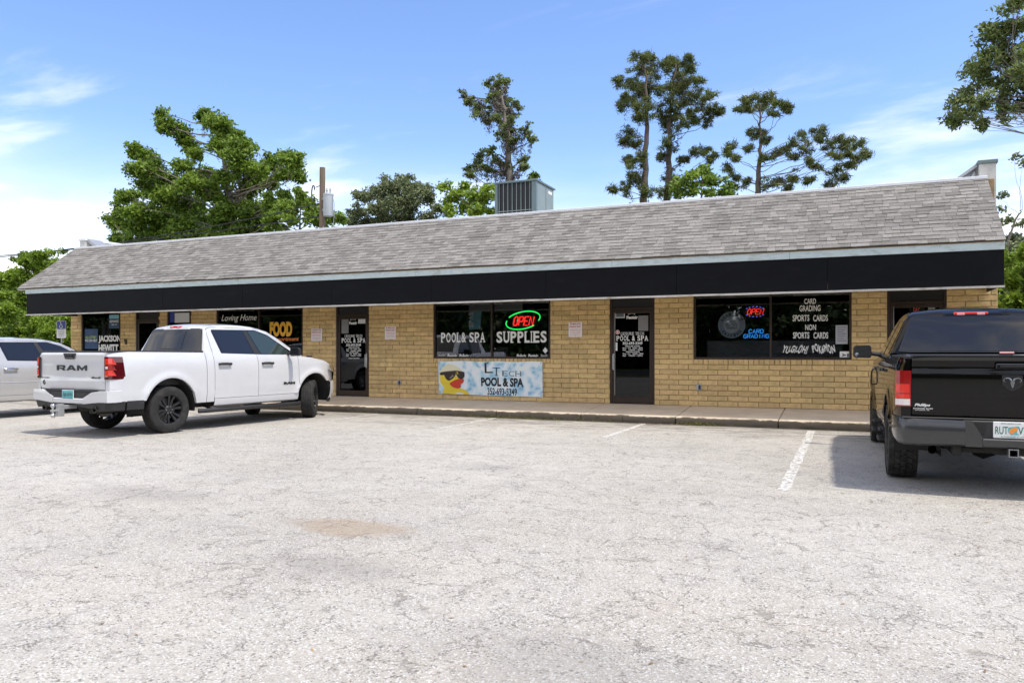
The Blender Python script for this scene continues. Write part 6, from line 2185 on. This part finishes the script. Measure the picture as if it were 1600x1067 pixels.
    # badges
    def tgt(txt, y0, y1, za, zb, m, bold, name='lettering', shear=0, lift=.003):
        """y0 (left, +y) to y1"""
        mb = MB(); text_into(mb, txt, (0, y0, za), (0, -1, 0), Z_, y0-y1, zb-za, bold=bold, shear=shear)
        mb.v = [(tgx(z)-lift, y, z) for x, y, z in mb.v]
        n = len(mb.v); fs = list(mb.f)
        return B(mb, name, m, TG, fix=False)
    mb = MB()
    def blk(poly, yb, sx, za, h):    # squared-off letter pieces, y runs left to right
        mb.add([(tgx(za+b*h)-.010, yb-a*sx, za+b*h) for a, b in poly], [tuple(range(len(poly)))])
        n = len(poly)
        f_ = [(tgx(za+b*h)-.010, yb-a*sx, za+b*h) for a, b in poly]; bk = [(x+.012, y, z) for x, y, z in f_]
        mb.add(f_+bk, [(i, (i+1) % n, (i+1) % n+n, i+n) for i in range(n)])
    za, hh = 1.115, .088
    y0 = .40; lw = .235
    # R
    blk([(0, 0), (.22, 0), (.22, 1), (0, 1)], y0, lw, za, hh); blk([(.22, .74), (.80, .74), (.95, .86), (.82, 1), (.22, 1)], y0, lw, za, hh); blk([(.72, .42), (.95, .50), (.95, .86), (.72, .80)], y0, lw, za, hh)
    blk([(.22, .30), (.80, .30), (.95, .50), (.22, .50)], y0, lw, za, hh); blk([(.50, .32), (.78, .32), (1.02, 0), (.72, 0)], y0, lw, za, hh)
    # A
    y1 = y0-.262
    blk([(0, 0), (.26, 0), (.62, 1), (.40, 1)], y1, lw, za, hh); blk([(.82, 0), (1.08, 0), (.68, 1), (.46, 1)], y1, lw, za, hh); blk([(.24, .18), (.84, .18), (.76, .40), (.32, .40)], y1, lw, za, hh)
    # M
    y2 = y1-.285
    blk([(0, 0), (.2, 0), (.2, 1), (0, 1)], y2, lw, za, hh); blk([(.9, 0), (1.1, 0), (1.1, 1), (.9, 1)], y2, lw, za, hh); blk([(.2, 1), (.2, .62), (.55, .0), (.55, .42)], y2, lw, za, hh); blk([(.9, 1), (.9, .62), (.55, .0), (.55, .42)], y2, lw, za, hh)
    B(mb, 'lettering', M['badge_black'], TG)
    tgt('4x4', -.50, -.76, .985, 1.02, M['badge_black'], .05, 'small_lettering', .2, .008)
    tgt('BIG HORN', .845, .60, .975, .998, M['badge_black'], .05, 'small_lettering', 0, .008)
    mb = MB(); mb.lathe([(0, -.006), (.042, -.006), (.045, 0)], (-1.172, .745, .905), 'x', 20); o_ = B(mb, 'round_badge', M['badge_silver'], TG)
    mb = MB(); mb.lathe([(.036, -.0075), (.018, -.0075)], (-1.172, .745, .905), 'x', 20); B(mb, 'badge_ring', M['badge_black'], o_)
    mb = MB(); mb.prism([(.17, 0), (-.17, 0), (-.12, -.10), (.12, -.10)], (-1.185, .03, 1.405), (0, 1, 0), Z_, (-.008, 0, 0)); hb = B(mb, 'handle_bezel', M['plastic_black'], TG)
    mb = MB(); mb.bbox(-1.205, -1.19, -.07, .13, 1.33, 1.375, .006); B(mb, 'tailgate_handle', M['gloss_black'], hb)
    # RAM lettering on both front doors
    for s in (-1, 1):
        mb = MB()
        xa, xb = (2.72, 3.05)
        if s < 0: text_into(mb, 'RAM', (xa, -1.012, .755), X_, Z_, xb-xa, .05, bold=.09)
        else: text_into(mb, 'RAM', (xb, 1.012, .755), -X_, Z_, xb-xa, .05, bold=.09)
        B(mb, 'door_lettering', M['badge_black'], T, fix=False)

def tgprof_white(q):
    return float(np.interp(q, [0, .03, .12, .22, .30, .80, .86, .95, 1], [.0, .010, .012, .020, .006, .002, .012, .016, .0]))
def tgprof_black(q):
    return float(np.interp(q, [0, .04, .20, .30, .34, .74, .78, .86, .93, .97, 1], [.0, .010, .014, .016, .022, .026, .010, .012, .03, .03, .0]))

make_truck(dict(loc=(-11.90, 10.07, 0), rot=math.pi/2-.064, label='white crew-cab pickup with black wheels parked nose to the kerb', paint='paint_white', dress=dress_white, tgprof=tgprof_white,
                steer=R(33), step='tube', rail=1.43, front_glass='car_glass_green', slider=True, lower_black=True, chmsl=(-.10, .20), nosez=.79, track=.845))

# ---- dressing: black truck
def dress_black(T, TG, B, tgx, z0, z1):
    mb = MB()
    prof = [(1.015, -.80), (1.01, -1.0), (.985, -1.10), (.93, -1.185), (.80, -1.225), (.40, -1.245)]
    zt = [.765, .765, .765, .762, .758, .752]; zb_ = [.56, .53, .50, .49, .49, .50]
    for s in (-1, 1):
        mb = MB()
        def f(i, j):
            y, x = prof[i]; a, b_ = zt[i], zb_[i]
            return [(x+.13, s*(y-.04 if i < 3 else y), a+.005), (x+.012, s*y, a), (x, s*y, a-.02), (x-.006, s*y, (a+b_)/2), (x+.006, s*y, b_+.02), (x+.03, s*y*.99, b_), (x+.10, s*y*.96, b_)][j]
        mb.grid(f, 6, 7)
        B(mb, 'rear_bumper', M['gunmetal'], smooth=40)
        mb = MB(); mb.prism([(.40, .752), (.34, .752), (.255, .60), (.255, .50), (.40, .50)], (-1.245, 0, 0), (0, s, 0), Z_, (.06, 0, 0)); B(mb, 'bumper_notch_side', M['gunmetal'])
    mb = MB(); mb.bbox(-1.248, -1.16, -.26, .26, .50, .585, .012); B(mb, 'rear_bumper_centre', M['gunmetal'])
    mb = MB(); mb.bbox(-1.215, -1.05, -.42, .42, .56, .755, .01); mb.bbox(-1.2, -1.0, -.95, .95, .758, .775, .006); st = B(mb, 'bumper_step', M['plastic_black'])
    for s in (-1, 1):
        mb = MB(); mb.prism(fillet([(s*.22, .73), (s*.31, .73), (s*.30, .63), (s*.27, .61), (s*.23, .63)], .01), (-1.216, 0, 0), Y_, Z_, (-.008, 0, 0)); B(mb, 'bumper_socket', M['badge_black'], st)
    mb = MB(); mb.bbox(-1.235, -1.226, -.165, .165, .595, .752, .004); pl = B(mb, 'number_plate', M['plate_white'], st)
    def pt(txt, y0, y1, za, zb, m, name='plate_lettering', bold=.0, x=-1.2375):
        mb = MB(); text_into(mb, txt, (x, y0, za), (0, -1, 0), Z_, y0-y1, zb-za, bold=bold); return B(mb, name, m, pl, fix=False)
    pt('RUT', .148, .043, .633, .707, M['plate_green'], bold=.01)
    pt('V70', -.040, -.148, .633, .707, M['plate_green'], bold=.01)
    pt('MYFLORIDA.COM', .10, -.06, .728, .742, M['plate_green'])
    pt('SUNSHINE STATE', .10, -.10, .603, .617, M['plate_green'])
    mb = MB()
    for (cy, cz, rr) in ((.012, .665, .024), (-.014, .684, .022)): mb.lathe([(0, -1.2385), (rr, -1.2383), (rr, -1.237)], (0, cy, cz), 'x', 16)
    B(mb, 'plate_oranges', M['plate_orange'], pl)
    mb = MB(); mb.prism([(.04, .70), (-.045, .715), (-.03, .65), (-.05, .63), (.02, .628), (.045, .66)], (-1.2366, 0, 0), Y_, Z_, (-.0008, 0, 0)); B(mb, 'plate_leaf', M['plate_teal'], pl)
    mb = MB(); mb.box(-1.2375, -1.236, -.155, -.118, .722, .747); B(mb, 'plate_decal', M['plate_yellow'], pl)
    # receiver
    mb = MB()
    for (a, b_, c_, d) in ((-.042, .042, .485, .495), (-.042, .042, .415, .425), (-.042, -.032, .425, .485), (.032, .042, .425, .485)): mb.box(-1.26, -1.0, a, b_, c_, d)
    hb = B(mb, 'hitch_receiver', M['badge_silver'])
    mb = MB(); mb.bbox(-1.10, -.98, -.5, .5, .43, .48, .006)
    for s in (-1, 1): mb.prism([(s*.04, .48), (s*.28, .54), (s*.28, .50), (s*.12, .42), (s*.04, .42)], (-1.13, 0, 0), Y_, Z_, (.01, 0, 0))
    B(mb, 'hitch_frame', M['undercarriage'], hb)
    mb = MB(); mb.tube([(-.5, .62, .45), (-.8, .64, .43), (-1.02, .66, .43)], .04, 10, cap=False); B(mb, 'exhaust_tip', M['exhaust'])
    # tail lights
    for s in (-1, 1):
        def rows(za, zb, lift, y0, xs_, name, m, parent):
            mb = MB(); pr = [(-1.180-lift, y0), (-1.178-lift, .93), (-1.165-lift*.7, .968), (-1.13, .988+lift), (xs_, .996+lift)]
            n = 5
            pts2 = [[(x, s*(y-.02*max(0, z-1.1)), z) for x, y in pr] for z in (za, za+.01, zb-.01, zb)]
            mb.grid(lambda i, j: pts2[j][i], n, 4)
            for k in (0, 3):
                a = pts2[k]; mb.add(a+[(x+.02, y-s*.02, z) for x, y, z in a], [(i, i+1, i+1+n, i+n) for i in range(n-1)])
            a = [pts2[j][4] for j in range(4)]; mb.add(a+[(x, y-s*.03, z) for x, y, z in a], [(0, 3, 7, 4)])
            a = [pts2[j][0] for j in range(4)]; mb.add(a+[(x+.03, y, z) for x, y, z in a], [(0, 3, 7, 4)])
            return B(mb, name, m, parent)
        L0 = rows(.875, 1.235, .006, .866, -1.05, 'tail_light', M['tail_red'], T)
        rows(1.01, 1.10, .009, .88, -1.09, 'lamp_lens', M['tail_bright'], L0); rows(1.115, 1.22, .009, .885, -1.07, 'lamp_lens', M['tail_red'], L0)
        rows(.955, 1.0, .009, .88, -1.09, 'lamp_lens', M['tail_bright'], L0)
        rows(.888, .95, .010, .876, -1.135, 'reversing_lens', M['tail_clear'], L0)
    # ram emblem: shield, horned head
    gx = tgx(1.12)-.006
    mb = MB(); sh = fillet([(-.085, .075), (.085, .075), (.085, -.015), (.045, -.055), (0, -.078), (-.045, -.055), (-.085, -.015)], .015, 3)
    mb.prism(sh, (gx, .0, 1.125), Y_, Z_, (-.004, 0, 0)); em = B(mb, 'emblem', M['gunmetal'], TG)
    mb = MB(); mb.prism([(a*.9, b*.88) for a, b in sh], (gx-.004, .0, 1.125), Y_, Z_, (-.003, 0, 0)); B(mb, 'emblem_field', M['badge_black'], em)
    mb = MB()
    for s in (-1, 1):
        mb.tube([(gx-.010, s*(.012+.030*(1-math.cos(a))+.0), 1.150+.022*math.sin(a*1.0)) for a in [q*.42 for q in range(11)]], [.009-.0006*q for q in range(11)], 6)
    mb.prism([(-.013, .03), (.013, .03), (.018, .01), (.008, -.035), (0, -.045), (-.008, -.035), (-.018, .01)], (gx-.007, 0, 1.12), Y_, Z_, (-.006, 0, 0))
    B(mb, 'ram_head', M['badge_silver'], em, smooth=50)
    mb = MB(); mb.bbox(gx-.03, gx-.005, -.14, .14, 1.255, 1.31, .01); hh = B(mb, 'tailgate_handle', M['gloss_black'], TG)
    mb = MB(); mb.bbox(gx-.033, gx-.029, -.105, .105, 1.272, 1.292, .001); B(mb, 'handle_slot', M['badge_black'], hh)
    mb = MB(); text_into(mb, 'Phillips', (tgx(.87)-.004, .835, .872), (0, -1, 0), Z_, .14, .035, bold=.03, shear=.3); text_into(mb, 'DODGE RAM', (tgx(.85)-.004, .845, .852), (0, -1, 0), Z_, .17, .012, bold=.02); text_into(mb, 'OCALA, FL', (tgx(.83)-.004, .83, .836), (0, -1, 0), Z_, .13, .010, bold=.02)
    B(mb, 'dealer_decal', M['letter_white'], TG, fix=False)
    mb = MB(); mb.bbox(-1.172, -1.158, -.02, .10, 1.408, 1.425, .003); B(mb, 'cover_latch', M['tail_pale'], T)
    # towing hoop by the front door seen past the cab: mirror bracket guard
    mb = MB(); mb.tube([(3.05, .97, 1.17), (3.05, 1.02, 1.16), (3.05, 1.035, 1.12), (3.05, 1.045, .98), (3.05, 1.035, .94), (3.05, .97, .93)], .012, 8); B(mb, 'grab_hoop', M['gloss_black'], T, smooth=50)

make_truck(dict(loc=(1.42, 9.90, 0), rot=math.pi/2+.020, label='black pickup with grey rear bumper cut off by the right picture edge', paint='paint_black', dress=dress_black, tgprof=tgprof_black,
                bumper='gunmetal', tyre_w=.29, tyre_r=.415, blocks=True, step='hoop', rail=1.37, tg=(.785, 1.375), cover=True, chmsl=(-.15, .22), chmsl_z=1.885, mirror_big=1.05, spot=True, track=.87, handle='gunmetal', arch=.50, nosez=.72))

# ---- silver truck behind, mostly hidden: plain bumper and lamps
def dress_silver(T, TG, B, tgx, z0, z1):
    mb = MB(); mb.bbox(-1.24, -1.10, -1.0, 1.0, .52, .76, .03); B(mb, 'rear_bumper', M['chrome'])
    for s in (-1, 1):
        mb = MB(); mb.bbox(-1.19, -1.05, s*.87, s*1.0, .9, 1.25, .02); B(mb, 'tail_light', M['tail_red'])
        mb = MB(); mb.grid(lambda i, j: (.8+2.35*i/6, s*(.972+.006*(j % 2)), .86+.012*j), 7, 3); B(mb, 'side_moulding', M['paint_silver'])
make_truck(dict(loc=(-17.50, 9.72, 0), rot=math.pi/2-.03, label='silver crew-cab pickup cut off by the left edge, behind the white pickup', paint='paint_silver', dress=dress_silver, tgprof=tgprof_black,
                hw=.97, rail=1.36, tg=(.79, 1.36), handle='chrome', rim='rim_silver'))
for o in [q for q in bpy.data.objects if q.get('label', '').startswith('silver')]:
    o.scale = (.97, 1, .885)
